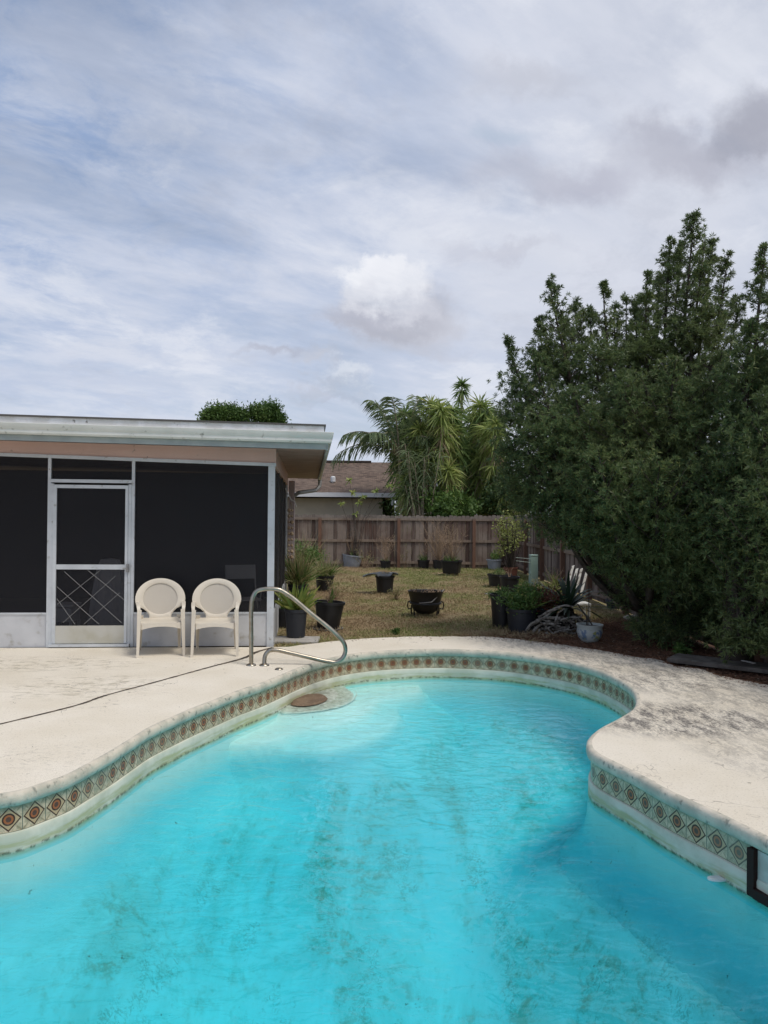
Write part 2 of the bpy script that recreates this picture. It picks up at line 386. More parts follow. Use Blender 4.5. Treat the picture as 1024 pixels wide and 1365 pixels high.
# materials of the pool
def deck_mat():
    m = bpy.data.materials.new('deck concrete'); m.use_nodes = True; n = NG(m.node_tree); b = m.node_tree.nodes['Principled BSDF']
    geo = n.node('ShaderNodeNewGeometry'); pos = geo.outputs['Position']; x, y, z = n.sep(pos)
    c = n.mix(n.step(n.noise(pos, 1.1, 6, .6), .35, .7), (.785, .72, .61), (.71, .64, .52))
    c = n.mix(n.m('MULTIPLY', n.step(n.noise(pos, 60, 3, .7), .54, .68), .5), c, (.42, .37, .29))
    # grey-black mildew on the right side of the pool, denser towards the bed
    def spot(cx, cy, rx, ry):
        a = n.m('POWER', n.m('ABSOLUTE', n.m('DIVIDE', n.m('SUBTRACT', x, cx), rx)), 2.0); bb = n.m('POWER', n.m('ABSOLUTE', n.m('DIVIDE', n.m('SUBTRACT', y, cy), ry)), 2.0)
        return n.step(n.m('ADD', a, bb), 1.5, .1)
    p = P(905, 958); q = P(985, 925); s_ = P(900, 905); t_ = P(820, 880); u_ = P(1010, 1000); v_ = P(730, 860)
    mk = spot(p.x, p.y, .95, .62)
    for (a, rx, ry, k) in ((q, .9, .9, .6), (s_, 1.1, .8, .8), (t_, 1.0, .9, .75), (u_, .5, .7, .4), (v_, .9, .7, .55)): mk = n.m('MAXIMUM', mk, n.m('MULTIPLY', spot(a.x, a.y, rx, ry), k))
    dn = n.noise(n.vmul(pos, (1.3, .5, 1)), 7, 8, .75, .3)
    md = n.m('MULTIPLY', mk, n.m('ADD', n.m('MULTIPLY', n.step(dn, .42, .60), .7), n.m('MULTIPLY', n.step(n.noise(n.vmul(pos, (1.3, .5, 1)), 40, 5, .75), .42, .58), .45)), clamp=True)
    c = n.mix(n.m('MULTIPLY', md, .95), c, (.13, .12, .112))
    # brown leaf stains by the house and faint speckle
    h = P(110, 915); k2 = spot(h.x, h.y, .75, .55); h2 = P(20, 885); k3 = spot(h2.x, h2.y, 1.4, .45); h3 = P(70, 1010)
    st = n.m('MULTIPLY', n.m('MAXIMUM', k2, k3), n.step(n.noise(n.vmul(pos, (1, 2, 1)), 6, 6, .7, .5), .46, .72))
    c = n.mix(n.m('MULTIPLY', st, .85), c, (.30, .25, .16))
    st = n.m('MULTIPLY', spot(h3.x, h3.y, .6, .35), n.step(n.noise(n.vmul(pos, (1, 2, 1)), 14, 6, .7, .5), .5, .72))
    c = n.mix(n.m('MULTIPLY', st, .45), c, (.3, .28, .23))
    sp = n.step(n.noise(pos, 28, 2, .5), .70, .74)
    c = n.mix(n.m('MULTIPLY', sp, n.m('ADD', .10, n.m('MULTIPLY', n.m('MAXIMUM', k3, mk), .8))), c, (.07, .06, .05))
    hair = n.m('ABSOLUTE', n.m('SUBTRACT', n.noise(pos, 1.6, 4, .6, .4), .5))
    c = n.mix(n.m('MULTIPLY', n.m('MULTIPLY', n.step(hair, .006, .0), n.step(n.noise(pos, .9, 3), .48, .6)), .7), c, (.2, .17, .14))
    n.l.new(c, b.inputs['Base Color']); b.inputs['Roughness'].default_value = .85; b.inputs['Specular IOR Level'].default_value = .25
    bn = n.node('ShaderNodeBump'); bn.inputs['Strength'].default_value = .7; bn.inputs['Distance'].default_value = .008
    n.l.new(n.noise(pos, 90, 6, .7), bn.inputs['Height']); n.l.new(bn.outputs[0], b.inputs['Normal']); return m
DECK = deck_mat()
def tile_mat():
    m = bpy.data.materials.new('waterline tile'); m.use_nodes = True; n = NG(m.node_tree); b = m.node_tree.nodes['Principled BSDF']
    uv = n.node('ShaderNodeTexCoord').outputs['UV']; u, v, _ = n.sep(uv)
    geo = n.node('ShaderNodeNewGeometry').outputs['Position']
    a = n.m('SUBTRACT', n.m('FRACT', u), .5); c_ = n.m('SUBTRACT', v, .5)
    aa = n.m('ABSOLUTE', a); cc = n.m('ABSOLUTE', c_); dm = n.m('ADD', aa, cc)
    rr = n.m('SQRT', n.m('ADD', n.m('MULTIPLY', a, a), n.m('MULTIPLY', c_, c_)))
    c = n.mix(n.step(n.noise(geo, 25, 6, .7), .35, .65), (.66, .52, .36), (.34, .29, .19))
    # small leaf shapes towards the corners
    lf = n.m('ABSOLUTE', n.m('SUBTRACT', aa, cc))
    c = n.mix(n.m('MULTIPLY', n.m('MULTIPLY', n.step(lf, .05, .02), n.step(dm, .55, .6)), .55), c, (.20, .15, .08))
    arc = n.m('MULTIPLY', n.m('LESS_THAN', n.m('ABSOLUTE', n.m('SUBTRACT', n.m('ADD', n.m('MULTIPLY', aa, 1.4), cc), .62)), .018), .45)
    c = n.mix(arc, c, (.22, .17, .10))
    c = n.mix(n.m('LESS_THAN', dm, .47), c, (.055, .018, .008))
    c = n.mix(n.m('LESS_THAN', dm, .40), c, (.50, .35, .20))
    c = n.mix(n.m('LESS_THAN', rr, .235), c, (.05, .016, .008))
    c = n.mix(n.m('LESS_THAN', rr, .175), c, (.36, .11, .035))
    c = n.mix(n.m('LESS_THAN', rr, .10), c, (.10, .045, .03))
    gr = n.m('MAXIMUM', n.m('GREATER_THAN', aa, .482), n.m('GREATER_THAN', cc, .478))
    c = n.mix(gr, c, (.13, .15, .11))
    c = n.mix(n.m('MULTIPLY', n.step(v, .80, 1.0), n.m('ADD', .25, n.m('MULTIPLY', n.noise(geo, 9, 4), .6))), c, (.16, .22, .15))
    # scale deposits and a few worn tiles
    wn_ = n.node('ShaderNodeTexWhiteNoise', noise_dimensions='1D'); n.l.new(n.m('FLOOR', u), wn_.inputs['W'])
    c = n.mix(n.m('ADD', n.m('MULTIPLY', n.m('POWER', wn_.outputs[0], 3.0), .30), n.m('MULTIPLY', n.step(n.noise(geo, 14, 6, .7), .56, .75), .30)), c, (.33, .33, .25))
    n.l.new(c, b.inputs['Base Color']); b.inputs['Roughness'].default_value = .4
    return m
TILE = tile_mat()
COPE = mat('painted coping', (.62, .56, .46), .8, (.44, .42, .345), 7, .35, .65, (.24, .24, .20), 22, .56, .72, bump=.4, bscale=50)
SCUM = bpy.data.materials.new('waterline plaster'); SCUM.use_nodes = True
n = NG(SCUM.node_tree); b = SCUM.node_tree.nodes['Principled BSDF']; geo = n.node('ShaderNodeNewGeometry').outputs['Position']; x, y, z = n.sep(geo)
str_ = n.vmul(geo, (1.2, 1.2, 14))
c = n.mix(n.step(n.noise(geo, 3.5, 5, .6), .4, .65), (.60, .61, .52), (.46, .49, .40))
zz = n.m('ADD', z, n.m('MULTIPLY', n.m('SUBTRACT', n.noise(geo, 6, 5, .7), .5), .05))
ol = n.m('MULTIPLY', n.step(zz, -.275, -.30), n.step(n.noise(str_, 2.2, 5, .7), .36, .6))
c = n.mix(n.m('MULTIPLY', ol, .75), c, (.36, .38, .18))
dk = n.m('MULTIPLY', n.step(n.m('ABSOLUTE', n.m('SUBTRACT', zz, WATER)), .02, .0), n.step(n.noise(geo, 20, 4, .7), .42, .58))
c = n.mix(n.m('MULTIPLY', dk, .8), c, (.09, .10, .06))
bl = n.step(z, WATER, WATER - .05)
c = n.mix(bl, c, (.30, .70, .72))
n.l.new(c, b.inputs['Base Color']); b.inputs['Roughness'].default_value = .8

# deck slab, ground
dz_out_px = [(368, 862.5), (385, 862), (400, 860), (443, 855), (486, 851.3), (550, 848.6), (615, 848.6), (657, 849), (714, 855), (761, 861), (807, 868), (859, 877), (881, 879.5), (887, 883), (902, 888), (930, 891), (956, 899), (988, 906), (1023, 913)]
far = [P(x, y, 0) for x, y in dz_out_px]; far = [np.array((p.x, p.y)) for p in far]
farc = catmull(far, .12, closed=False); farc[1:-1] += rng.normal(size=(len(farc) - 2, 2)) * .012
deck_outer = [(-10, 8.98)] + [tuple(p) for p in farc] + [(4.12, 6.6), (4.16, 5.0), (4.16, -4), (-10, -4)]
fill(deck_outer, [OUT], 0.0, 'pool_deck', DECK, 'structure')
mb = MB(); n_ = len(deck_outer)
for i in range(n_):
    a = deck_outer[i]; c2 = deck_outer[(i + 1) % n_]
    mb.add([(a[0], a[1], 0), (c2[0], c2[1], 0), (c2[0], c2[1], -.12), (a[0], a[1], -.12)], [(0, 1, 2, 3)])
tag(mb.build('deck_edge', DECK, smooth=0), kind='structure')
GZ = -.045
def ground_mat():
    m = bpy.data.materials.new('yard ground'); m.use_nodes = True; n = NG(m.node_tree); b = m.node_tree.nodes['Principled BSDF']
    geo = n.node('ShaderNodeNewGeometry').outputs['Position']; x, y, z = n.sep(geo)
    c = n.mix(n.step(n.noise(geo, .7, 5, .6), .38, .62), (.27, .20, .115), (.16, .16, .055))
    c = n.mix(n.step(n.noise(geo, 3.5, 6, .7), .45, .7), c, (.34, .26, .16))
    c = n.mix(n.m('MULTIPLY', n.step(n.noise(geo, 26, 5, .7), .5, .7), .6), c, (.10, .075, .04))
    # bare brown mulch under the tree
    bed = n.step(n.m('ADD', n.m('MULTIPLY', n.m('SUBTRACT', x, 2.0), 1.0), n.m('ADD', n.m('MULTIPLY', n.m('SUBTRACT', 11.2, y), .9), n.m('MULTIPLY', n.m('SUBTRACT', n.noise(geo, 1.2, 4), .5), 1.6))), -.3, .5)
    mul = n.mix(n.step(n.noise(geo, 30, 6, .7), .35, .65), (.15, .075, .045), (.07, .042, .03))
    c = n.mix(bed, c, mul)
    n.l.new(c, b.inputs['Base Color']); b.inputs['Roughness'].default_value = .95; b.inputs['Specular IOR Level'].default_value = .15
    bn = n.node('ShaderNodeBump'); bn.inputs['Strength'].default_value = .6; bn.inputs['Distance'].default_value = .02
    n.l.new(n.noise(geo, 35, 6, .7), bn.inputs['Height']); n.l.new(bn.outputs[0], b.inputs['Normal']); return m
GROUND = ground_mat()
fill([(-900, -900), (900, -900), (900, 900), (-900, 900)], [off(-.15)], GZ, 'ground', GROUND, 'structure')

# pool body
ring('pool_coping', [(-.006, .0008), (.008, .001), (.022, -.005), (.033, -.02), (.036, -.045), (.030, -.072), (.016, -.082), (0.0, -.084)], COPE, smooth=60)
tile = ring('waterline_tile', [(0.002, -.083), (0.002, -.236)], TILE, uv=True)
ring('pool_wall', [(0.002, -.236), (.012, -.240), (.018, -.252), (.018, -.30), (.020, -.40)], SCUM, smooth=40)
def pool_mat():
    m = bpy.data.materials.new('pool plaster'); m.use_nodes = True; n = NG(m.node_tree); b = m.node_tree.nodes['Principled BSDF']
    geo = n.node('ShaderNodeNewGeometry').outputs['Position']; x, y, z = n.sep(geo)
    c = n.mix(n.step(n.noise(geo, .8, 5, .6), .3, .7), (.17, .605, .69), (.24, .68, .745))
    shallow = n.m('MULTIPLY', n.step(z, -.68, -.45), .9); c = n.mix(shallow, c, (.60, .79, .77))
    dirty = n.mix(n.step(n.noise(geo, 22, 6, .75), .40, .58), (.50, .50, .42), (.24, .23, .15))
    c = n.mix(n.m('MULTIPLY', n.step(z, WATER - .03, WATER + .01), .9), c, dirty)
    # algae: soft olive stains drifting along the length of the pool, with fine curls of dirt inside them
    s = n.comb(n.m('MULTIPLY', x, 1.9), n.m('MULTIPLY', y, .60), z)
    deepf = n.step(z, -.66, -.95)
    big = n.step(n.noise(s, .95, 6, .66, .5), .42, .66)
    c = n.mix(n.m('MULTIPLY', n.m('MULTIPLY', big, deepf), .65), c, (.13, .44, .45))
    soft = n.m('MULTIPLY', big, n.step(n.noise(geo, 6.5, 8, .76, .3), .49, .63))
    c = n.mix(n.m('MULTIPLY', n.m('MULTIPLY', soft, deepf), .8), c, (.13, .27, .21))
    ring_ = n.m('ABSOLUTE', n.m('SUBTRACT', n.noise(n.comb(n.m('MULTIPLY', x, 1.0), n.m('MULTIPLY', y, 1.0), 3.0), 16, 5, .7, 1.2), .5))
    curl = n.m('MULTIPLY', n.step(ring_, .034, .008), n.step(n.noise(s, 1.7, 6, .7), .52, .62))
    c = n.mix(n.m('MULTIPLY', n.m('MULTIPLY', curl, deepf), .55), c, (.06, .18, .14))
    film = n.m('MULTIPLY', n.step(n.noise(geo, 2.5, 7, .7), .5, .75), .28)
    c = n.mix(film, c, (.30, .55, .50))
    sp = n.m('MULTIPLY', n.step(n.noise(geo, 24, 3, .6), .69, .73), n.step(n.noise(geo, 1.7, 3, .6), .46, .6))
    c = n.mix(n.m('MULTIPLY', sp, .7), c, (.06, .10, .07))
    n.l.new(c, b.inputs['Base Color']); b.inputs['Roughness'].default_value = .8; b.inputs['Specular IOR Level'].default_value = .2
    return m
POOL = pool_mat()
step1 = catmull([P(x, y, WATER + .012)[:2] for x, y in [(352, 925), (385, 908), (440, 890), (455, 897), (462, 912), (474, 922), (470, 932), (450, 941), (415, 947), (380, 948), (350, 940)]], .05)
step2 = catmull([P(x, y, -.42)[:2] for x, y in [(300, 988), (330, 989), (365, 986), (396, 972), (449, 963), (482, 951), (500, 938), (508, 930), (535, 925), (560, 919), (561, 908), (556, 890), (500, 880), (400, 890), (330, 930), (270, 978)]], .03)
step3 = catmull([P(x, y, -.50)[:2] for x, y in [(310, 1002), (345, 998), (387, 996), (430, 996), (465, 990), (500, 979), (522, 968), (536, 950), (534, 938), (560, 930), (575, 915), (570, 885), (500, 878), (400, 888), (320, 935), (262, 990)]], .03)
step4 = catmull([P(x, y, -.60)[:2] for x, y in [(290, 1018), (350, 1016), (420, 1016), (480, 1008), (530, 992), (565, 970), (590, 945), (600, 915), (590, 880), (500, 875), (400, 885), (310, 935), (245, 1000)]], .03)
gx = np.arange(OUT[:, 0].min() - .06, OUT[:, 0].max() + .06, .035); gy = np.arange(OUT[:, 1].min() - .06, OUT[:, 1].max() + .06, .035)
GX, GY = np.meshgrid(gx, gy); ins = inside(OUT, GX, GY); dd = np.where(ins, pdist(OUT[::2], GX, GY), 0)
sm = lambda t: np.clip(t, 0, 1) ** 2 * (3 - 2 * np.clip(t, 0, 1))
depth = .93 + .95 * sm((7.6 - GY) / 5.6)
cd = [0, .020, .028, .05, .09, .14, .20, .27, .34]; cz_ = [-.398, -.399, -.52, -.62, -.71, -.78, -.83, -.865, -.89]
ZF = np.where(dd > 0, np.interp(dd, cd, cz_) - .002 - .22 * (1 - np.clip(dd / .22, 0, 1)), -.95)
t_in = np.clip((dd - .30) / np.maximum(.25 + 1.3 * (depth - .9), .2), 0, 1)
ZF = np.where(dd > .30, -.885 - (depth - .885) * np.sin(t_in * math.pi / 2), ZF)
ring('pool_cove', [(d, z) for d, z in list(zip(cd[1:7], cz_[1:7])) + [(.235, -.862), (.26, -.92)]], POOL, smooth=180)
for poly, zt, wd in ((step4, -.64, .55), (step3, -.53, .10), (step2, -.43, .07), (step1, WATER + .006, .06)):
    ip = inside(poly, GX, GY); pd = pdist(poly, GX, GY); sd_ = np.where(ip, pd, -pd)
    k = sm(sd_ / wd + .5); ZF = ZF + (np.maximum(zt - .012 * (1 - np.clip(sd_ / .4, 0, 1)), ZF) - ZF) * k
ny, nx = GX.shape; idx = np.arange(nx * ny).reshape(ny, nx)
Fq = np.stack([idx[:-1, :-1], idx[:-1, 1:], idx[1:, 1:], idx[1:, :-1]], -1).reshape(-1, 4)
near = (dd > 0) | (pdist(OUT[::2], GX, GY) < .06); kq = near.ravel()[Fq].all(1)
fl = np_mesh('pool_floor', np.stack([GX, GY, ZF], -1).reshape(-1, 3), Fq[kq], POOL, smooth=1); tag(fl, kind='structure')
NOSE = mat('pale step edge', (.52, .66, .60), .8, (.34, .44, .38), 14)
def nosing(px, z, w_):
    q = catmull([P(x, y, z)[:2] for x, y in px], .03, closed=False); t_ = unit(np.gradient(q, axis=0)); n2 = np.stack([-t_[:, 1], t_[:, 0]], 1); k_ = len(q); ww = w_ * (.5 + .5 * np.sin(np.linspace(0, math.pi, k_)))[:, None]
    V_ = np.concatenate([np.column_stack([q + n2 * ww, np.full(k_, z)]), np.column_stack([q - n2 * ww, np.full(k_, z - .004)])])
    tag(np_mesh('pool_step_edge', V_, np.array([(i, i + k_, i + 1 + k_, i + 1) for i in range(k_ - 1)]), NOSE), kind='structure')
nosing([(345, 938), (380, 949), (415, 948), (450, 942), (470, 933), (475, 923), (463, 913)], WATER + .001, .006)
# water body
def water_mat():
    m = bpy.data.materials.new('pool water'); m.use_nodes = True; n = NG(m.node_tree); m.node_tree.nodes.clear()
    geo = n.node('ShaderNodeNewGeometry').outputs['Position']
    tr = n.node('ShaderNodeBsdfTransparent'); tr.inputs[0].default_value = (.97, 1, 1, 1)
    gl = n.node('ShaderNodeBsdfGlossy'); gl.inputs['Roughness'].default_value = .04; gl.inputs[0].default_value = (1, 1, 1, 1)
    bn = n.node('ShaderNodeBump'); bn.inputs['Strength'].default_value = .55; bn.inputs['Distance'].default_value = .03
    h = n.m('ADD', n.noise(n.vmul(geo, (1, 1.5, 1)), 5.5, 4, .5, .6), n.m('MULTIPLY', n.noise(geo, 1.2, 2), .8))
    n.l.new(h, bn.inputs['Height']); n.l.new(bn.outputs[0], gl.inputs['Normal'])
    fr = n.node('ShaderNodeFresnel'); fr.inputs[0].default_value = 1.33; n.l.new(bn.outputs[0], fr.inputs['Normal'])
    mx = n.node('ShaderNodeMixShader'); n.l.new(n.m('MULTIPLY', fr.outputs[0], .9), mx.inputs[0]); n.l.new(tr.outputs[0], mx.inputs[1]); n.l.new(gl.outputs[0], mx.inputs[2])
    va = n.node('ShaderNodeVolumeAbsorption'); va.inputs[0].default_value = (0, .90, .94, 1); va.inputs[1].default_value = .50
    o = n.node('ShaderNodeOutputMaterial'); n.l.new(mx.outputs[0], o.inputs[0]); n.l.new(va.outputs[0], o.inputs[1]); return m
wo_ = off(-.02); top = [(p[0], p[1]) for p in wo_]
vs, _, fs, *_ = delaunay_2d_cdt([Vector(p) for p in top], [(i, (i + 1) % len(top)) for i in range(len(top))], [], 0, 1e-6)
keep = [tuple(f) for f in fs if inside(top, np.array([sum(vs[i].x for i in f) / 3]), np.array([sum(vs[i].y for i in f) / 3]))[0]]
mb = MB(); N0 = len(vs); V3 = [(v.x, v.y, WATER) for v in vs] + [(v.x, v.y, -2.2) for v in vs]
FF = []
for f in keep:
    a, b2, c2 = (Vector(V3[k]) for k in f[:3])
    if (b2 - a).cross(c2 - a).z < 0: f = tuple(reversed(f))
    FF.append(f); FF.append(tuple(i + N0 for i in reversed(f)))
if N0 == len(top):
    for i in range(N0):
        j = (i + 1) % N0; FF.append((i, i + N0, j + N0, j))
mb.add(V3, FF); tag(mb.build('pool_water', water_mat(), smooth=0), kind='structure')

# expansion joint in the deck
JNT = mat('joint filler', (.045, .035, .025), .9, (.16, .12, .08), 9, .45, .7)
jp = catmull([P(x, y, .0035)[:2] for x, y in [(-150, 1000), (0, 965), (107, 938.5), (137, 928), (200, 911), (280, 889), (325, 877), (345, 868), (364, 863)]], .04, closed=False)
jt = unit(np.gradient(jp, axis=0)); jn = np.stack([-jt[:, 1], jt[:, 0]], 1); wv = .009 + .009 * rng.random(len(jp)) + .012 * np.exp(-((jp[:, 0] + 1.5) / .25) ** 2)
JV = np.concatenate([np.column_stack([jp + jn * wv[:, None], np.full(len(jp), .0035)]), np.column_stack([jp - jn * wv[:, None], np.full(len(jp), .0035)])]); k_ = len(jp)
JF = np.array([(i, i + k_, i + 1 + k_, i + 1) for i in range(k_ - 1)]); tag(np_mesh('deck_joint', JV, JF, JNT), kind='structure')

# dirt and leaf bits: along the waterline and floating / lying
DIRT = mat('wet leaf dirt', (.035, .032, .02), .8, (.09, .08, .04), 30)
Lv = Leaves(); i_ = rng.integers(0, len(OUT), 900); d_ = .03 + np.abs(rng.normal(size=900)) * .012
base = np.column_stack([off(0)[i_] + NRM[i_] * d_[:, None] + rng.normal(size=(900, 2)) * .008, np.full(900, WATER + .004)])
keepb = np.sin(i_ * .11) + np.sin(i_ * .37) + rng.random(900) > .3
dr = np.column_stack([tan[i_] + rng.normal(size=(900, 2)) * .5, np.zeros(900)]); Lv.add(base[keepb], dr[keepb], .006 + .022 * rng.random(900)[keepb], .005, side=np.tile([0.0, 1, 0], (keepb.sum(), 1)))
tag(Lv.build('waterline_debris', DIRT), label='dark leaf crumbs gathered along the waterline of the pool', cat='debris', kind='stuff')
Lv = Leaves(); N = 220
bx = np.column_stack([rng.uniform(-4.5, 3.8, N), rng.uniform(4.5, 9.4, N), np.full(N, .004)]); ok = ~inside(off(-.05), bx[:, 0], bx[:, 1]) & inside(deck_outer, bx[:, 0], bx[:, 1]); bx = bx[ok]
Lv.add(bx, np.column_stack([rng.normal(size=(len(bx), 2)), np.zeros(len(bx))]), .012 + .03 * rng.random(len(bx)) ** 3, .009, side=np.tile([.6, .8, 0], (len(bx), 1)))
tag(Lv.build('deck_leaf_litter', DIRT), label='scattered dry leaf crumbs on the pale pool deck', cat='leaf litter', kind='stuff')

# ------------------------------------------------------------------ skimmer at the right edge
BLK = mat('black plastic', (.009, .009, .011), .45, (.015, .0145, .016), 7, .4, .7)
DBRN = mat('dark brown plastic', (.030, .014, .012), .6, spec=.15)
WPL = mat('dirty white plastic', (.55, .56, .52), .5, (.42, .43, .38), 8)
target_p = P(1001.6, 1127, -.085); k = int(np.argmin(np.hypot(OUT[:, 0] - target_p.x, OUT[:, 1] - target_p.y)))
o_ = OUT[k]; t_v = tan[k]; n_v = NRM[k]
# pool runs counter-clockwise: going towards the camera on the right side is against the tangent
sg = -1 if t_v[1] > 0 else 1
sk = empty('pool_skimmer', (o_[0], o_[1], 0), 0, 'dark brown framed skimmer opening set into the tile band', 'skimmer')
tv = Vector((t_v[0] * sg, t_v[1] * sg, 0)); nv = Vector((n_v[0], n_v[1], 0)); Zu = Vector((0, 0, 1))
def skb(a0, a1, z0, z1, d0, d1, nm, m):
    q = lambda a, d, z: tv * a + nv * d + Zu * z
    MB().hexa([q(a0, d0, z0), q(a1, d0, z0), q(a1, d1, z0), q(a0, d1, z0)], [q(a0, d0, z1), q(a1, d0, z1), q(a1, d1, z1), q(a0, d1, z1)]).build(nm, m, sk, smooth=0)
skb(0, .045, -.335, -.088, -.02, .040, 'frame_side', DBRN); skb(.36, .405, -.335, -.088, -.02, .030, 'frame_side', DBRN)
skb(.0452, .3598, -.335, -.285, -.02, .045, 'frame_sill', DBRN); skb(.0452, .3598, -.283, -.09, -.012, .012, 'weir_flap', WPL)

# brown patch of leaves and dirt on top step, floating chip
BRN = mat('brown leaf dirt', (.20, .135, .085), .8, (.14, .09, .055), 9, .35, .6, (.30, .24, .17), 60, .58, .7, bump=.3)
pp = catmull([P(x, y, WATER + .03)[:2] for x, y in [(388, 935), (405, 926), (425, 924), (437, 929), (425, 936), (405, 939), (390, 938)]], .03)
mb = MB(); cpt = pp.mean(0); kk = len(pp)
mb.add([(p[0], p[1], WATER + .012) for p in pp] + [(cpt[0] + (p[0] - cpt[0]) * .9, cpt[1] + (p[1] - cpt[1]) * .9, WATER + .03 + .004 * random.random()) for p in pp] + [(cpt[0], cpt[1], WATER + .034)],
       [(i, (i + 1) % kk, kk + (i + 1) % kk, kk + i) for i in range(kk)] + [(kk + i, kk + (i + 1) % kk, 2 * kk) for i in range(kk)])
tag(mb.build('leaf_dirt_patch', BRN), 'flat reddish brown mat of leaves and dirt lying on the uppermost pool step', 'stone')
WH = mat('white chip', (.62, .68, .68), .6)
c0 = P(956, 1173, WATER)
mb = MB(); mb.add([(c0.x + math.cos(a) * .055 * s1, c0.y + math.sin(a) * .03 * s1, WATER + z) for z, s1 in ((.002, 1), (.012, .95)) for a in np.arange(0, 6.28, .7)], [(i, (i + 1) % 9, 9 + (i + 1) % 9, 9 + i) for i in range(9)] + [tuple(range(9, 18))])
tag(mb.build('plaster_flake', WH), 'pale flake floating on the water near the skimmer', 'flake')
ALG = mat('algae tuft', (.05, .07, .02), .9, (.10, .10, .04), 30)
Lv = Leaves(); N = 500
tq = np.linspace(0, 1, N); ax = np.array([P(382 + 50 * t, 914 - 12 * t, WATER + .03)[:] for t in tq])
Lv.add(ax + rng.normal(size=(N, 3)) * (.02, .02, .005), rng.normal(size=(N, 3)) * (1, 1, .4), .03, .012)
tag(Lv.build('algae_clump', ALG), 'dark green algae clump on the edge of the uppermost pool step', 'algae', kind='stuff')

# ------------------------------------------------------------------ handrail
STEEL = mat('brushed stainless', (.42, .39, .33), .32, (.34, .30, .24), 14, .35, .65, metal=1.0)
hr_px = [(335, 886), (335, 850), (335, 812), (336.5, 798), (341, 789), (350, 785.5), (362, 785), (372, 786), (379, 789.5), (390, 797), (415, 818), (440, 838), (452, 849), (459, 858), (460.5, 868), (457, 877), (449, 882.5), (438, 882), (415, 877), (385, 870), (368, 866.5), (359, 867.5), (354, 873), (352.5, 881), (352.5, 887)]
hb = P(335, 887, 0); Yr = hb.y
hpts = []
for i, (x, y) in enumerate(hr_px):
    t = min(i / 14, 1); Yq = Yr + .12 * t if i <= 14 else Yr + .12 * (1 - (i - 14) / 10) 
    hpts.append(PY(x, y, Yq))
hpts[0].z = 0; hpts[-1].z = 0
hs = catmull([h[:] for h in hpts], .02, closed=False)
rail = empty('pool_handrail', hpts[0], 0, 'bent stainless steel handrail anchored in the deck by the pool steps', 'handrail')
off0 = np.array(hpts[0])
MB().tube([tuple(p - off0) for p in hs], .0235, 12).build('rail_pipe', STEEL, rail, smooth=60)
for q in (hpts[0], hpts[-1]):
    MB().lathe([(.0, .022), (.028, .022), (.05, .012), (.056, .002), (.056, 0)], tuple(q - hpts[0]), 20).build('anchor_flange', STEEL, rail)
q = P(372, 892, .004); MB().lathe([(.0, .012), (.035, .010), (.045, 0)], tuple(q - hpts[0]), 16).build('anchor_flange', STEEL, rail)

# ------------------------------------------------------------------ screened porch
A = P(365.5, 861, 0); yaw = R(5.6)
eB = Vector((-math.sin(yaw), math.cos(yaw), 0)); eL = Vector((-math.cos(yaw), -math.sin(yaw), 0))
def FW(px, py, b=0.0):           # photo pixel -> (u, z) on the vertical plane b metres behind the front wall
    d = ray(px, py); o = A + eB * b; t = (o - EYEV).dot(eB) / d.dot(eB); p = EYEV + d * t; return (p - A).dot(eL), p.z
porch = empty('screened_porch', A, 0, 'screened pool house with pink beam, grey gutter and aluminium screen door', 'screened porch')
def hp(u, b, z): return eL * u + eB * b + Vector((0, 0, z))
def hx(mb, u0, u1, b0, b1, z0, z1, z0b=None, z1b=None):   # z at u0, z at u1
    z0b = z0 if z0b is None else z0b; z1b = z1 if z1b is None else z1b
    return mb.hexa([hp(u1, b0, z0b), hp(u0, b0, z0), hp(u0, b1, z0), hp(u1, b1, z0b)], [hp(u1, b0, z1b), hp(u0, b0, z1), hp(u0, b1, z1), hp(u1, b1, z1b)])
ALU = mat('white aluminium', (.60, .63, .66), .45, (.50, .53, .56), 4, .3, .7, (.30, .29, .26), 16, .60, .78)
ALUG = mat('dirty aluminium panel', (.58, .59, .61), .5, (.48, .49, .51), 2.5, .3, .7, (.30, .28, .23), 7, .56, .8)
ALUD = mat('aged door kick plate', (.52, .51, .46), .5, (.44, .42, .34), 3, .35, .65)
PINK = mat('pink painted stucco beam', (.66, .47, .41), .8, (.58, .41, .355), 2, .3, .7, (.32, .24, .20), 16, .66, .8, bump=.15)
GUT = mat('pale green gutter', (.66, .67, .63), .5, (.58, .60, .56), 3, .35, .65, (.27, .28, .25), 13, .60, .78)
FAS = mat('grey green fascia', (.36, .41, .41), .6, (.29, .335, .34), 5)
ROOFM = mat('weathered flat roof membrane', (.80, .81, .83), .8, (.68, .68, .67), 5, .4, .6, (.22, .21, .19), 14, .64, .74)
RDK = mat('roof dark edge', (.09, .085, .08), .8)
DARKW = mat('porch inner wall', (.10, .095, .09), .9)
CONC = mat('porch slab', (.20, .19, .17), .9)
def screen_mat(name, k, c=(.010, .010, .014)):
    m = bpy.data.materials.new(name); m.use_nodes = True; n = NG(m.node_tree); m.node_tree.nodes.clear()
    d = n.node('ShaderNodeBsdfPrincipled'); d.inputs['Base Color'].default_value = (*c, 1); d.inputs['Roughness'].default_value = .55; d.inputs['Specular IOR Level'].default_value = .3
    t = n.node('ShaderNodeBsdfTransparent'); mx = n.node('ShaderNodeMixShader')
    geo = n.node('ShaderNodeNewGeometry').outputs['Position']
    n.l.new(n.m('ADD', k, n.m('MULTIPLY', n.m('SUBTRACT', n.noise(geo, 2.5, 4), .5), .08)), mx.inputs[0]); n.l.new(t.outputs[0], mx.inputs[1]); n.l.new(d.outputs[0], mx.inputs[2])
    o = n.node('ShaderNodeOutputMaterial'); n.l.new(mx.outputs[0], o.inputs[0]); return m
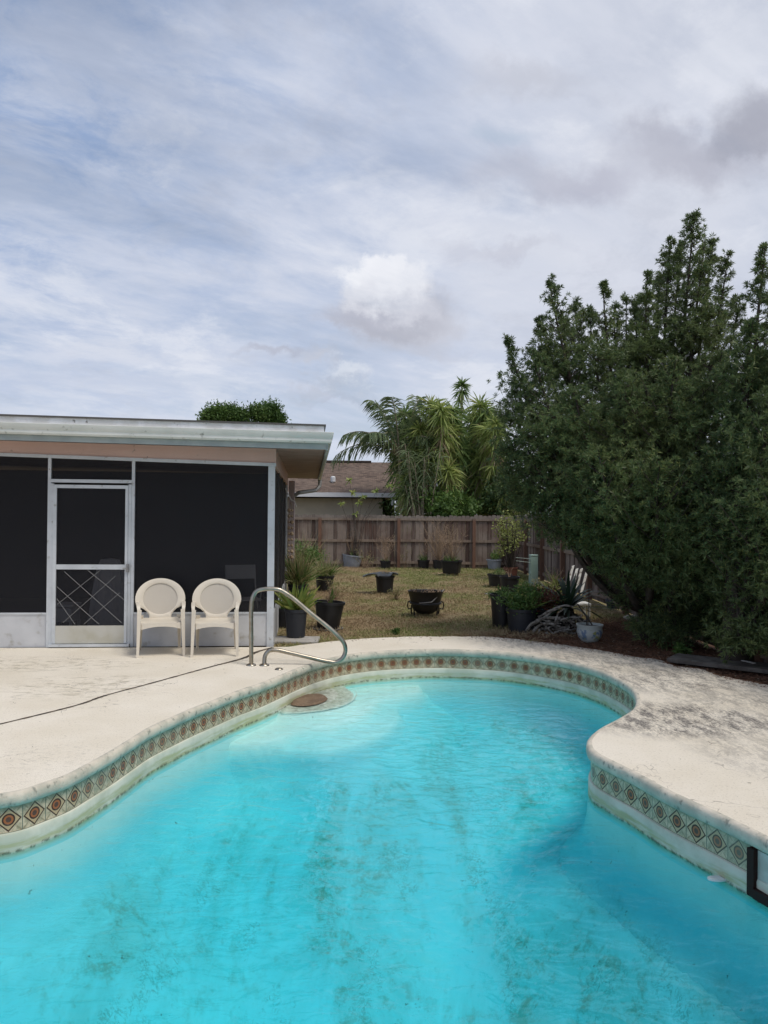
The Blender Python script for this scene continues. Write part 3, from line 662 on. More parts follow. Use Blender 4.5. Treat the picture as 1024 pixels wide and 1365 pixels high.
SCR = screen_mat('insect screen', .64); SCRD = screen_mat('door screen', .66)
u_ = lambda px, py=750: FW(px, py)[0]
zr0, zr1 = FW(360, 621.5)[1], FW(0, 608)[1]; uL = u_(0); slope = (zr1 - zr0) / uL
rz = lambda u: zr0 + slope * u      # top of the screens, falls slightly to the right
UE = 8.0; BD = 5.7                  # length of the front and depth of the porch
zk = FW(100, 819)[1]
SOF = FW(360, 598)[1]               # soffit level at the corner
sofz = lambda u: SOF + slope * u * .55
# posts
pxs = [(356, 365.5), (174.5, 178.5), (62.5, 67)]
uc0, uc1 = u_(365.5), u_(356.5)
hx(MB(), uc0, uc1, 0, .07, -.03, rz(uc0) - .002, -.03, rz(uc1) - .002).build('corner_post', ALU, porch, smooth=0)
ud0, ud1 = u_(178.5), u_(174.5); ue0, ue1 = u_(66.5), u_(62.5)
hx(MB(), ud0, ud1, 0, .05, -.0, rz(ud0) - .002, 0, rz(ud1) - .002).build('door_post', ALU, porch, smooth=0)
hx(MB(), ue0, ue1, 0, .05, -.0, rz(ue0) - .002, 0, rz(ue1) - .002).build('door_post', ALU, porch, smooth=0)
uf = 6.2
hx(MB(), uf, uf + .05, 0, .05, 0, rz(uf), 0, rz(uf)).build('screen_post', ALU, porch, smooth=0)
hx(MB(), -.002, UE, -.012, .06, rz(0), rz(0) + .04, rz(UE), rz(UE) + .04).build('top_rail', ALU, porch, smooth=0)
# kick panels
hx(MB(), uc1 + .001, ud0 - .001, .015, .04, 0, zk).build('kick_panel', ALUG, porch, smooth=0)
hx(MB(), uc1 + .001, ud0 - .001, .004, .05, zk, zk + .02).build('panel_cap', ALU, porch, smooth=0)
hx(MB(), ue1 + .001, uf - .001, .015, .04, 0, zk).build('kick_panel', ALUG, porch, smooth=0)
hx(MB(), ue1 + .001, uf - .001, .004, .05, zk, zk + .02).build('panel_cap', ALU, porch, smooth=0)
hx(MB(), uf + .051, UE, .015, .04, 0, zk).build('kick_panel', ALUG, porch, smooth=0)
def scr(nm, u0, u1, z0, z1a, z1b, b=.03, m=SCR, par=porch):
    mb = MB(); mb.add([hp(u1, b, z0), hp(u0, b, z0), hp(u0, b, z1a), hp(u1, b, z1b)], [(0, 1, 2, 3)]); return mb.build(nm, m, par, smooth=0)
scr('screen_panel', uc1, ud0, zk + .02, rz(uc1), rz(ud0)); scr('screen_panel', ue1, uf, zk + .02, rz(ue1), rz(uf)); scr('screen_panel', uf + .05, UE, zk + .02, rz(uf), rz(UE))
zt0 = FW(120, 643.5)[1]
hx(MB(), ud1 + .001, ue0 - .001, 0, .05, zt0, zt0 + .04).build('transom_bar', ALU, porch, smooth=0)
scr('screen_panel', ud1, ue0, zt0 + .04, rz(ud1), rz(ue0))
# door
door = empty('door', hp((ud1 + ue0) / 2, 0, 0)); door.parent = porch; dq = (ud1 + ue0) / 2
def db(nm, px0, px1, py0, py1, b0, b1, m, par=door):
    ua, ub = u_(px1) , u_(px0); z1 = FW(120, py0)[1]; z0 = FW(120, py1)[1]
    mb = MB(); hx(mb, ua, ub, b0, b1, z0, z1); mb.v = [tuple(Vector(p) - hp(dq, 0, 0)) for p in mb.v]; return mb.build(nm, m, par, smooth=0)
db('jamb', 170.4, 174.3, 645, 860.5, -.004, .045, ALU); db('jamb', 66.7, 70.2, 645, 860.5, -.004, .045, ALU)
db('stile', 166.6, 170.2, 646.5, 857.5, -.016, .02, ALU); db('stile', 70.4, 75, 646.5, 857.5, -.016, .02, ALU)
db('top_rail', 75.1, 166.5, 646.5, 651, -.014, .018, ALU); db('middle_rail', 75.1, 166.5, 752.5, 759, -.014, .018, ALU)
db('kick_plate', 75.1, 166.5, 834, 857.5, -.012, .014, ALUD); db('threshold', 67, 174, 858.3, 861.5, -.05, .05, ALU)
def dscr(nm, px0, px1, py0, py1):
    ua, ub = u_(px1), u_(px0); z1 = FW(120, py0)[1]; z0 = FW(120, py1)[1]; mb = MB(); mb.add([hp(ub, .004, z0) - hp(dq, 0, 0), hp(ua, .004, z0) - hp(dq, 0, 0), hp(ua, .004, z1) - hp(dq, 0, 0), hp(ub, .004, z1) - hp(dq, 0, 0)], [(0, 1, 2, 3)]); mb.build(nm, SCRD, door, smooth=0)
dscr('screen', 75, 166.6, 651, 752.5); dscr('screen', 75, 166.6, 759, 834)
mb = MB()
for (a, b2) in [((86, 762), (162, 830)), ((117, 760), (166, 800)), ((76, 782), (132, 832)), ((76, 798), (100, 832)), ((134, 760), (76, 806)), ((154, 768), (84, 830)), ((160, 790), (112, 832))]:
    p1 = FW(*a); p2 = FW(*b2); mb.tube([hp(p1[0], -.004, p1[1]) - hp(dq, 0, 0), hp(p2[0], -.004, p2[1]) - hp(dq, 0, 0)], .0035, 5)
mb.build('grille', mat('grille wire', (.21, .21, .21), .5), door)
hu, hz = FW(171, 757)
mb = MB(); mb.box(hp(hu, -.03, hz) - hp(dq, 0, 0), (.028, .03, .10)); mb.tube([hp(hu, -.03, hz) - hp(dq, 0, 0), hp(hu, -.07, hz) - hp(dq, 0, 0), hp(hu + .05, -.075, hz) - hp(dq, 0, 0)], .008, 6)
mb.build('handle', mat('grey metal', (.30, .30, .30), .4, metal=.8), door)
# pink beam and soffit
hx(MB(), -.0, UE, .0, .12, rz(0) + .041, sofz(0), rz(UE) + .041, sofz(UE)).build('beam', PINK, porch, smooth=0)
ovf, ovr = .58, .69                    # overhang in front and at the right end
BR = 7.6
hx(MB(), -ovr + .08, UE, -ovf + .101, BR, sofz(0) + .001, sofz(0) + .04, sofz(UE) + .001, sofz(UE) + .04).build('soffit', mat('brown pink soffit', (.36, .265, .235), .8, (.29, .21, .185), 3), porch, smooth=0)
def gz(px, py): return FW(px, py, -ovf)[1]
g0, g1 = gz(436, 590.5), gz(0, 577.5); ugR = -ovr; ug0 = FW(0, 570, -ovf)[0]
gs = (g1 - g0) / (ug0 - ugR); gb = lambda u: g0 + gs * (u - ugR)
# fascia (front and right side)
hx(MB(), ugR + .055, UE, -ovf + .075, -ovf + .1, sofz(ugR) - .035, gb(ugR) + .12, sofz(UE) - .035, gb(UE) + .12).build('fascia', FAS, porch, smooth=0)
hx(MB(), ugR + .05, ugR + .075, -ovf + .075, BR, sofz(ugR) - .04, gb(ugR) + .12).build('fascia', FAS, porch, smooth=0)
# gutter: ogee profile swept along the front, turning down the right end
gprof = [(.07, .0), (.02, .0), (.008, .02), (.012, .05), (-.008, .085), (-.012, .125), (.0, .13), (.004, .118), (.07, .118)]
mb = MB(); vs = []
path = [(UE, None), (ugR, 'c'), (ugR, 'e')]
for u, kf in ((UE, 0), (ugR, 1)):
    for (d, z) in gprof: vs.append(hp(u + (d if kf else 0), -ovf + d, gb(u) + z))
for (d, z) in gprof: vs.append(hp(ugR + d, BR + .02, gb(ugR) + z - .10))
n9 = len(gprof); fs = [(s_ * n9 + i, s_ * n9 + i + 1, (s_ + 1) * n9 + i + 1, (s_ + 1) * n9 + i) for s_ in range(2) for i in range(n9 - 1)]
mb.add(vs, fs); mb.build('gutter', GUT, porch, smooth=30)
# roof slab with dirty white drip edge and thin dark edge on top
rt = lambda u: gb(u) + .205
hx(MB(), ugR + .10, UE, -ovf + .05, BR - .02, gb(ugR) + .121, rt(ugR) , gb(UE) + .121, rt(UE)).build('roof_edge', ROOFM, porch, smooth=0)
mb = MB(); mb.hexa([hp(UE, -ovf + .03, rt(UE)), hp(ugR + .08, -ovf + .03, rt(ugR)), hp(ugR + .08, BR, rt(ugR)), hp(UE, BR, rt(UE) )], [hp(UE, -ovf + .03, rt(UE) + .02), hp(ugR + .08, -ovf + .03, rt(ugR) + .02), hp(ugR + .08, BR, rt(ugR) + .02), hp(UE, BR, rt(UE) + .02)]); mb.build('roof', RDK, porch, smooth=0)
# side wall, right end
hx(MB(), .0, .05, BD - .08, BD, -.04, sofz(0)).build('rear_post', ALU, porch, smooth=0)
hx(MB(), .012, .04, .071, BD - .081, -.05, zk).build('side_kick_panel', ALUG, porch, smooth=0)
hx(MB(), .0, .06, .121, BD - .081, rz(0), sofz(0)).build('side_beam', PINK, porch, smooth=0)
mb = MB(); mb.add([hp(.03, .071, zk), hp(.03, BD - .081, zk), hp(.03, BD - .081, rz(0)), hp(.03, .071, rz(0))], [(0, 1, 2, 3)]); mb.build('side_screen', SCR, porch, smooth=0)
for bq in (1.5, 3.0, 4.4): hx(MB(), .01, .05, bq, bq + .04, zk, rz(0)).build('side_post', mat('dark bronze post', (.05, .045, .045), .5), porch, smooth=0)
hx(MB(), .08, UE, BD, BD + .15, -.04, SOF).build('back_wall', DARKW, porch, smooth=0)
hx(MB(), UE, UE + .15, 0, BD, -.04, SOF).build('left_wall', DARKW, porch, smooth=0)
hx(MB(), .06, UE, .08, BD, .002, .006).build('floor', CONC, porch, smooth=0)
# downspout
DSP = mat('pinkish downspout', (.52, .43, .42), .6, (.42, .34, .33), 4, .4, .6, (.25, .20, .19), 25, .65, .75)
ds = MB(); cA = hp(-.08, BD - .05, 0)
ds.box((cA.x, cA.y, 1.15), (.115, .08, 2.36)); ds.build('downspout', DSP, porch, smooth=0)
mb = MB(); gq = hp(ugR + .04, BD + 1.2, gb(0) - .08)
mb.tube([gq, gq + Vector((0, 0, -.14)), gq + Vector((-.08, -.1, -.24)), cA + Vector((.14, .0, 2.10)), cA + Vector((.04, 0, 2.03))], .04, 8); mb.build('gutter_elbow', mat('grey elbow', (.22, .22, .21), .5), porch, smooth=60)

# things inside the porch
TOW = mat('pale cloth', (.5, .5, .52), .9)
q = A + hp(FW(146, 800, 1.0)[0], 1.0, 0); mb = MB()
prof = [(.30, .01), (.27, .25), (.23, .55), (.17, .9), (.12, 1.02), (0, 1.04)]
for j, (r_, z_) in enumerate(prof): pass
vs = []; nn = 40
for (r_, z_) in prof:
    for k in range(nn):
        a = 2 * math.pi * k / nn; rr_ = r_ * (1 + .09 * math.sin(a * 9 + z_)); vs.append((q.x + rr_ * math.cos(a), q.y + rr_ * .5 * math.sin(a), z_))
mb.add(vs, [(i * nn + k, i * nn + (k + 1) % nn, (i + 1) * nn + (k + 1) % nn, (i + 1) * nn + k) for i in range(5) for k in range(nn)])
tag(mb.build('draped_cover', TOW), 'pale pleated cloth cover standing just behind the screen door', 'cover')
q = A + hp(FW(86, 815, .9)[0], .9, 0)
stl = empty('side_table', q, 0, 'small grey side table seen low behind the screen door', 'table')
MB().box((0, 0, .42), (.34, .34, .04), bev=.01).build('table_top', TOW, stl)
MB().box((0, 0, .30), (.30, .30, .18)).build('drawer_box', TOW, stl, smooth=0)
for sx in (-1, 1):
    for sy in (-1, 1): MB().box((sx * .14, sy * .14, .105), (.03, .03, .20)).build('leg', TOW, stl, smooth=0)
q = A + hp(FW(325, 790, 1.3)[0], 1.3, 0)
lc = empty('folding_chair', q, .4, 'dim grey folding chair behind the wide screen panel', 'chair')
FCH = mat('dim chair frame', (.5, .48, .46), .5)
for sx in (-.21, .21):
    MB().tube([(sx, .2, 0.01), (sx, -.12, .45), (sx, -.2, .62)], .011, 6).build('leg', FCH, lc); MB().tube([(sx, -.2, .01), (sx, .14, .45), (sx, .24, .92)], .011, 6).build('leg', FCH, lc)
MB().box((0, 0, .45), (.42, .38, .02)).build('seat', FCH, lc); MB().box((0, .22, .82), (.42, .02, .2), M=Matrix.Rotation(-.2, 3, 'X')).build('backrest', FCH, lc)

# ------------------------------------------------------------------ plastic chairs
CH = mat('beige resin', (.69, .63, .53), .5, (.62, .56, .465), 3, .3, .7, (.42, .36, .27), 35, .66, .8)
def perforated():
    m = bpy.data.materials.new('perforated back panel'); m.use_nodes = True; n = NG(m.node_tree); b = m.node_tree.nodes['Principled BSDF']
    tcn = n.node('ShaderNodeTexCoord').outputs['Object']; x, y, z = n.sep(tcn)
    s = 110.0; wv_ = n.m('MULTIPLY', n.m('SINE', n.m('MULTIPLY', x, 6.283 * s / 1.6)), n.m('SINE', n.m('MULTIPLY', z, 6.283 * s / 1.6)))
    n.l.new(n.mix(n.step(wv_, -.1, .5), (.57, .52, .445), (.38, .345, .295)), b.inputs['Base Color']); b.inputs['Roughness'].default_value = .6; return m
PERF = perforated()
def chair_proto():
    root = empty('plastic_chair')
    sd_, st = .22, .40      # seat half width / height
    # seat: rounded slab with an apron in front
    mb = MB(); vs = []; n_u, n_v = 13, 9
    for j in range(n_v):
        y = -.24 + .44 * j / (n_v - 1)
        for i in range(n_u):
            s = -1 + 2 * i / (n_u - 1); wd = .245 - .035 * (j / (n_v - 1))
            vs.append((s * wd, y - .035 * (1 - s * s) * (1 if j == 0 else .3 if j == 1 else 0), st - .018 * (1 - s * s) * math.sin(math.pi * min(1, (j + .5) / n_v)) - (.022 if j == 0 else 0)))
    fs = [(j * n_u + i, j * n_u + i + 1, (j + 1) * n_u + i + 1, (j + 1) * n_u + i) for j in range(n_v - 1) for i in range(n_u - 1)]
    k = len(vs)   # bottom
    vs += [(x, y, z - .012) for (x, y, z) in vs]
    fs += [tuple(k + q for q in reversed(f)) for f in fs[:(n_v - 1) * (n_u - 1)]]
    bd = [i for i in range(n_u)] + [j * n_u + n_u - 1 for j in range(1, n_v)] + [(n_v - 1) * n_u + i for i in range(n_u - 2, -1, -1)] + [j * n_u for j in range(n_v - 2, 0, -1)]
    fs += [(bd[i], bd[i] + k, bd[(i + 1) % len(bd)] + k, bd[(i + 1) % len(bd)]) for i in range(len(bd))]
    mb.add(vs, fs); mb.build('seat', CH, root, smooth=60)
    mb = MB(); ap = []
    for i in range(11):
        s = -1 + 2 * i / 10; x = s * .235; y = -.262 - .02 * (1 - s * s)
        ap += [(x, y, st - .012), (x, y - .004, st - .050 - .035 * s * s)]
    b0 = len(ap); ap += [(x, y + .014, z) for (x, y, z) in ap]
    f = [(2 * i, 2 * i + 1, 2 * i + 3, 2 * i + 2) for i in range(10)]; f += [tuple(b0 + q for q in reversed(ff)) for ff in f]
    f += [(2 * i + 1, b0 + 2 * i + 1, b0 + 2 * i + 3, 2 * i + 3) for i in range(10)] + [(2 * i, 2 * i + 2, b0 + 2 * i + 2, b0 + 2 * i) for i in range(10)]
    mb.add(ap, f); mb.build('apron', CH, root, smooth=50)
    # backrest: arch + oval ring + stem, reclined
    rec = Matrix.Translation((0, .16, st)) @ Matrix.Rotation(-R(13), 4, 'X')
    cz = .235; rx, ry = .215, .19
    inner = [(rx * math.sin(a), cz + ry * math.cos(a)) for a in np.linspace(0, 2 * math.pi, 49)[:-1]]
    outer = []
    for a in np.linspace(0, 2 * math.pi, 49)[:-1]:
        s, c = math.sin(a), math.cos(a)
        if c >= -.25: r1, r2 = .312, .262
        else:
            t = min(1, (-c - .25) / .30); r1 = .312 - .088 * t; r2 = .262 - .045 * t
        x, z = r1 * s, cz - .01 + r2 * c
        if c < -.80: z = -.005; x = math.copysign(.155 - .0 * c, s) * min(1, abs(s) / .55) if abs(s) > 0 else 0
        elif c < -.55: t = (-c - .55) / .25; x = x * (1 - t) + math.copysign(.135, s) * t; z = z * (1 - t * .6) + .0 * t
        outer.append((x, z))
    mb = MB(); vs = []; kN = 48
    crv = lambda x: .045 * (1 - (x / .3) ** 2)          # wraps slightly round the sitter
    for (y0, infl) in ((-.013, 0), (.013, 0)):
        for (x, z) in outer: vs.append((x, y0 + crv(x), z))
        for (x, z) in inner: vs.append((x, y0 + crv(x), z))
    for (x, z), (xi, zi) in zip(outer, inner): vs.append(((x + xi) / 2, -.024 + crv((x + xi) / 2), (z + zi) / 2))
    fs = []
    for i in range(kN):
        j = (i + 1) % kN; O0, I0, O1, I1, Mi = 0, kN, 2 * kN, 3 * kN, 4 * kN
        fs += [(O0 + i, O0 + j, Mi + j, Mi + i), (Mi + i, Mi + j, I0 + j, I0 + i), (O1 + j, O1 + i, I1 + i, I1 + j), (O0 + j, O0 + i, O1 + i, O1 + j), (I0 + i, I0 + j, I1 + j, I1 + i)]
    vs = [rec @ Vector(v) for v in vs]; mb.add(vs, fs); mb.build('backrest', CH, root, smooth=50)
    mb = MB(); vs = [(x * 1.01, y0 + crv(x), cz + (z - cz) * 1.01) for y0 in (-.006, .006) for (x, z) in inner] + [(0, -.006 + .045, cz), (0, .006 + .045, cz)]
    fs = [(i, (i + 1) % 48, 96) for i in range(48)] + [(48 + (i + 1) % 48, 48 + i, 97) for i in range(48)]
    # subdivided radially for the curve
    vs2 = []; fs2 = []
    for r_ in np.linspace(1.01, .0, 8):
        for (x, z) in inner: vs2.append(rec @ Vector((x * r_, -.002 + crv(x * r_), cz + (z - cz) * r_)))
    for r_ in range(7):
        for i in range(48): fs2.append((r_ * 48 + i, r_ * 48 + (i + 1) % 48, (r_ + 1) * 48 + (i + 1) % 48, (r_ + 1) * 48 + i))
    mb.add(vs2, fs2); mb.build('back_panel', PERF, root, smooth=180)
    for s in (-1, 1):
        # arm: flat curved band from the arch to the top of the front leg
        pa = [rec @ Vector((s * .285, .0, .19)), Vector((s * .280, .06, .592)), Vector((s * .276, -.06, .598)), Vector((s * .272, -.17, .592)), Vector((s * .268, -.245, .570)), Vector((s * .264, -.262, .53))]
        cs = catmull([tuple(p) for p in pa], .03, closed=False); vs = []; 
        for i, p in enumerate(cs):
            wdt = .018 + .008 * math.sin(math.pi * i / (len(cs) - 1)); th = .011
            t_ = unit(cs[min(i + 1, len(cs) - 1)] - cs[max(i - 1, 0)]); up_ = unit(np.cross(np.array([1.0, 0, 0]), t_)) * (1)
            for (a, b_) in ((-1, -1), (1, -1), (1, 1), (-1, 1)): vs.append(tuple(p + np.array([a * wdt, 0, 0]) + up_ * b_ * th))
        m_ = len(cs); fs = [(i * 4 + q, i * 4 + (q + 1) % 4, i * 4 + 4 + (q + 1) % 4, i * 4 + 4 + q) for i in range(m_ - 1) for q in range(4)] + [(3, 2, 1, 0), tuple((m_ - 1) * 4 + q for q in range(4))]
        mb = MB(); mb.add(vs, fs); mb.build('armrest', CH, root, smooth=50)
        # legs: L shaped angle section, tapering to the foot
        def leg(top, bot, wt, wb, sy):
            mb = MB(); T = Vector(top); B = Vector(bot)
            for (ax_, th_) in (('x', .012), ('y', .012)):
                def sec(c, w_):
                    if ax_ == 'x': return [c + Vector((-s * w_, 0, 0)), c, c + Vector((0, th_ * sy, 0)), c + Vector((-s * w_, th_ * sy, 0))]
                    return [c + Vector((0, .0125 * sy, 0)), c + Vector((0, w_ * 1.25 * sy, 0)), c + Vector((-s * th_, w_ * 1.25 * sy, 0)), c + Vector((-s * th_, .0125 * sy, 0))]
                mb.hexa(sec(B, wb), sec(T, wt))
            return mb.build('leg', CH, root, smooth=0)
        leg((s * .284, -.272, .545), (s * .290, -.30, 0), .052, .030, 1)
        leg((s * .262, .20, .43), (s * .262, .30, 0), .055, .030, -1)
        MB().hexa([(s * .225, -.24, st - .05), (s * .278, -.24, st - .05), (s * .272, .2, st - .045), (s * .20, .2, st - .045)], [(s * .225, -.24, st - .012), (s * .278, -.24, st - .012), (s * .272, .2, st - .012), (s * .20, .2, st - .012)]).build('side_rail', CH, root, smooth=0)
    return root
def copy_tree(o, parent=None):
    c = o.copy(); COL.objects.link(c); c.parent = parent
    for ch in [x for x in o.children]: copy_tree(ch, c)
    return c
ch1 = chair_proto(); f1 = P(213, 876, 0)
ch2 = copy_tree(ch1); f2 = P(288, 876, 0)
ch1.location = (f1.x - .075, f1.y + .28, 0); ch2.location = (f2.x - .065, f2.y + .28, 0)
for c_ in (ch1, ch2): c_.scale = (.93, .95, .99)
ch1.rotation_euler.z = R(17.5); ch2.rotation_euler.z = R(10)
GC = 'beige plastic chairs on the deck'
tag(ch1, 'beige plastic armchair standing closer to the screen door', 'chair', GC); tag(ch2, 'beige plastic armchair standing closer to the porch corner post', 'chair', GC)

# ------------------------------------------------------------------ fences
def wood_mat(name, c1, c2, c3, ax=0):
    m = bpy.data.materials.new(name); m.use_nodes = True; n = NG(m.node_tree); b = m.node_tree.nodes['Principled BSDF']
    geo = n.node('ShaderNodeNewGeometry'); pos = geo.outputs['Position']; x, y, z = n.sep(pos); rnd = geo.outputs['Random Per Island']
    st_ = n.comb(n.m('MULTIPLY', x, 22), n.m('MULTIPLY', y, 22), n.m('ADD', n.m('MULTIPLY', z, 1.6), n.m('MULTIPLY', rnd, 17)))
    gnn = n.noise(st_, 1.0, 5, .65)
    c = n.mix(n.step(n.m('ADD', n.m('MULTIPLY', gnn, .8), n.m('MULTIPLY', rnd, .5)), .42, .85), c1, c2)
    c = n.mix(n.m('MULTIPLY', n.step(n.noise(pos, .9, 4, .6), .45, .65), .6), c, c3)
    top = n.step(z, 1.50, 1.66); c = n.mix(n.m('MULTIPLY', top, .6), c, (.22, .20, .18))
    n.l.new(c, b.inputs['Base Color']); b.inputs['Roughness'].default_value = .9; b.inputs['Specular IOR Level'].default_value = .15; return m
WOOD = wood_mat('weathered fence boards', (.075, .053, .045), (.25, .205, .175), (.105, .058, .044))
POSTM = wood_mat('fence rail wood', (.12, .065, .045), (.20, .12, .085), (.12, .06, .045))
RAILM = wood_mat('fence rails pale', (.16, .12, .097), (.27, .215, .17), (.13, .085, .065))
YF = P(532, 757, GZ).y; XS = 4.32
def fence(name, a, b, label, posts, top=1.76, side=1):
    """boards behind, posts and rails on the side facing the pool"""
    a = Vector((a[0], a[1], GZ)); b = Vector((b[0], b[1], GZ)); d = (b - a); L = d.length; d.normalize(); nrm = Vector((d.y, -d.x, 0)) * side
    root = empty(name, a, 0, label, 'fence', 'wooden fences around the yard')
    bays = [0] + posts + [L]
    for k in range(len(bays) - 1):
        mb = MB(); s = bays[k]; s1 = bays[k + 1]; nb = max(1, round((s1 - s) / .142)); wb_ = (s1 - s) / nb
        bay_dz = random.uniform(-.02, .02)
        for i in range(nb):
            h = top + bay_dz + random.uniform(-.022, .022); p0 = d * (s + i * wb_ + .004); p1 = d * (s + (i + 1) * wb_ - .004); q = nrm * random.uniform(-.004, .004); th = nrm * -.018
            c_ = .028; z0 = .03
            pts = [(0, z0), (1, z0), (1, h - c_), (.8, h), (.2, h), (0, h - c_)]
            fr = [p0.lerp(p1, t) + q + Vector((0, 0, z)) for t, z in pts]; bk = [p + th for p in fr]
            mb.add(fr + bk, [tuple(range(6)), tuple(range(11, 5, -1))] + [(i2, 6 + i2, 6 + (i2 + 1) % 6, (i2 + 1) % 6) for i2 in range(6)])
        mb.build('fence_boards', WOOD, root, smooth=0)
        for zr in (.13, .86, top - .19):
            rj = random.uniform(-.015, .015); e0 = d * (s + .04) + nrm * .0055 + Vector((0, 0, zr + rj)); e1 = d * (s1 - .04) + nrm * .0055 + Vector((0, 0, zr + rj * .3)); o2 = nrm * .038; up_ = Vector((0, 0, .085))
            MB().hexa([e0, e1, e1 + o2, e0 + o2], [e0 + up_, e1 + up_, e1 + o2 + up_, e0 + o2 + up_]).build('rail', RAILM, root, smooth=0)
    for s in posts:
        c_ = d * s + nrm * .055; M_ = Matrix((d, nrm, Zu)).transposed()
        MB().box(c_ + Vector((0, 0, top / 2 - .06)), (.10, .10, top - .08), M=M_).build('fence_post', POSTM, root, smooth=0)
    return root
xa = -4.6
pst = [P(x, 757, GZ).x - xa for x in (427, 532, 571.5, 632)]
pst = [((x - 512) / 1030 * YF) - xa for x in (322, 427, 532, 632)]
fence('wooden_fence', (xa, YF), (XS, YF), 'weathered brown wooden fence running across the back of the yard', pst)
fence('wooden_fence', (XS, YF - .06), (XS, 2.2), 'weathered wooden fence running along the right side behind the tall dark tree', [2.4 * i for i in range(1, 10)], side=1)

# ------------------------------------------------------------------ neighbour house
SHING = bpy.data.materials.new('brown shingles'); SHING.use_nodes = True
n = NG(SHING.node_tree); b = SHING.node_tree.nodes['Principled BSDF']; pos = n.node('ShaderNodeNewGeometry').outputs['Position']; x, y, z = n.sep(pos)
br = n.node('ShaderNodeTexBrick'); br.offset = .5
n.l.new(n.comb(x, n.m('MULTIPLY', y, 1.07), 0.0), br.inputs['Vector'])
br.inputs['Scale'].default_value = 3.2; br.inputs['Color1'].default_value = (.055, .036, .027, 1); br.inputs['Color2'].default_value = (.20, .14, .105, 1); br.inputs['Mortar'].default_value = (.08, .055, .045, 1); br.inputs['Mortar Size'].default_value = .03
n.l.new(n.mix(n.m('MULTIPLY', n.step(n.noise(pos, 1.3, 6, .7), .42, .66), .45), br.outputs[0], (.18, .135, .105)), b.inputs['Base Color']); b.inputs['Roughness'].default_value = .95
nb = empty('neighbour_house', (-3, 30, GZ), 0, 'low tan house with brown shingle roof and white fascia beyond the back fence', 'house')
nbl = Vector((-3, 30, GZ))
ye = 30.0; ez = PY(480, 661, ye).z; xr = PY(536, 660, ye).x; yr_ = 33.5; rzz = PY(470, 616, yr_).z; xl = -16
wy = 30.7; xw = PY(510, 670, wy).x
TAN = mat('tan stucco', (.46, .42, .34), .9, (.40, .365, .30), 2)
def nbx(nm, m, x0, x1, y0, y1, z0, z1): MB().box(((x0 + x1) / 2 + 3, (y0 + y1) / 2 - 30, (z0 + z1) / 2 - GZ), (x1 - x0, y1 - y0, z1 - z0)).build(nm, m, nb, smooth=0)
nbx('wall', TAN, xl, xw, wy, 36.3, GZ, ez - .08)
nbx('porch_back_wall', mat('dark recess', (.05, .045, .04), .9), xw + .002, xr - .25, wy + 1.6, wy + 1.7, GZ, ez - .08)
mb = MB(); T = lambda x, y, z: (x + 3, y - 30, z - GZ)
mb.add([T(xl, ye, ez + .12), T(xr, ye, ez + .12), T(xr, yr_, rzz), T(xl, yr_, rzz), T(xr, 37, ez + .12), T(xl, 37, ez + .12), T(xl, ye, ez - .02), T(xr, ye, ez - .02), T(xr, 37, ez - .02), T(xl, 37, ez - .02)],
       [(0, 1, 2, 3), (3, 2, 4, 5), (6, 9, 8, 7), (0, 6, 7, 1), (1, 7, 8, 4, 2), (5, 9, 6, 0, 3), (4, 8, 9, 5)]); mb.build('roof', SHING, nb, smooth=0)
nbx('fascia', mat('white fascia', (.66, .67, .70), .6), xl, xr + .02, ye - .04, ye - .004, ez - .05, ez + .12)
nbx('ridge_cap', mat('dark ridge', (.06, .045, .04), .9), xl, PY(495, 616, yr_).x, yr_ - .12, yr_ + .12, rzz - .02, rzz + .06)
vp = PY(444, 650, 31.1); MB().lathe([(.06, -.25), (.06, .22), (.10, .24), (.10, .42), (.05, .46), (0, .46)], T(vp.x, vp.y, vp.z), 12).build('vent_pipe', mat('white pipe', (.65, .66, .68), .5), nb)
nbx('downspout', mat('white pipe', (.65, .66, .68), .5), PY(523, 668, 30).x - .04, PY(523, 668, 30).x + .04, 30.0, 30.08, ez - .35, ez - .051)

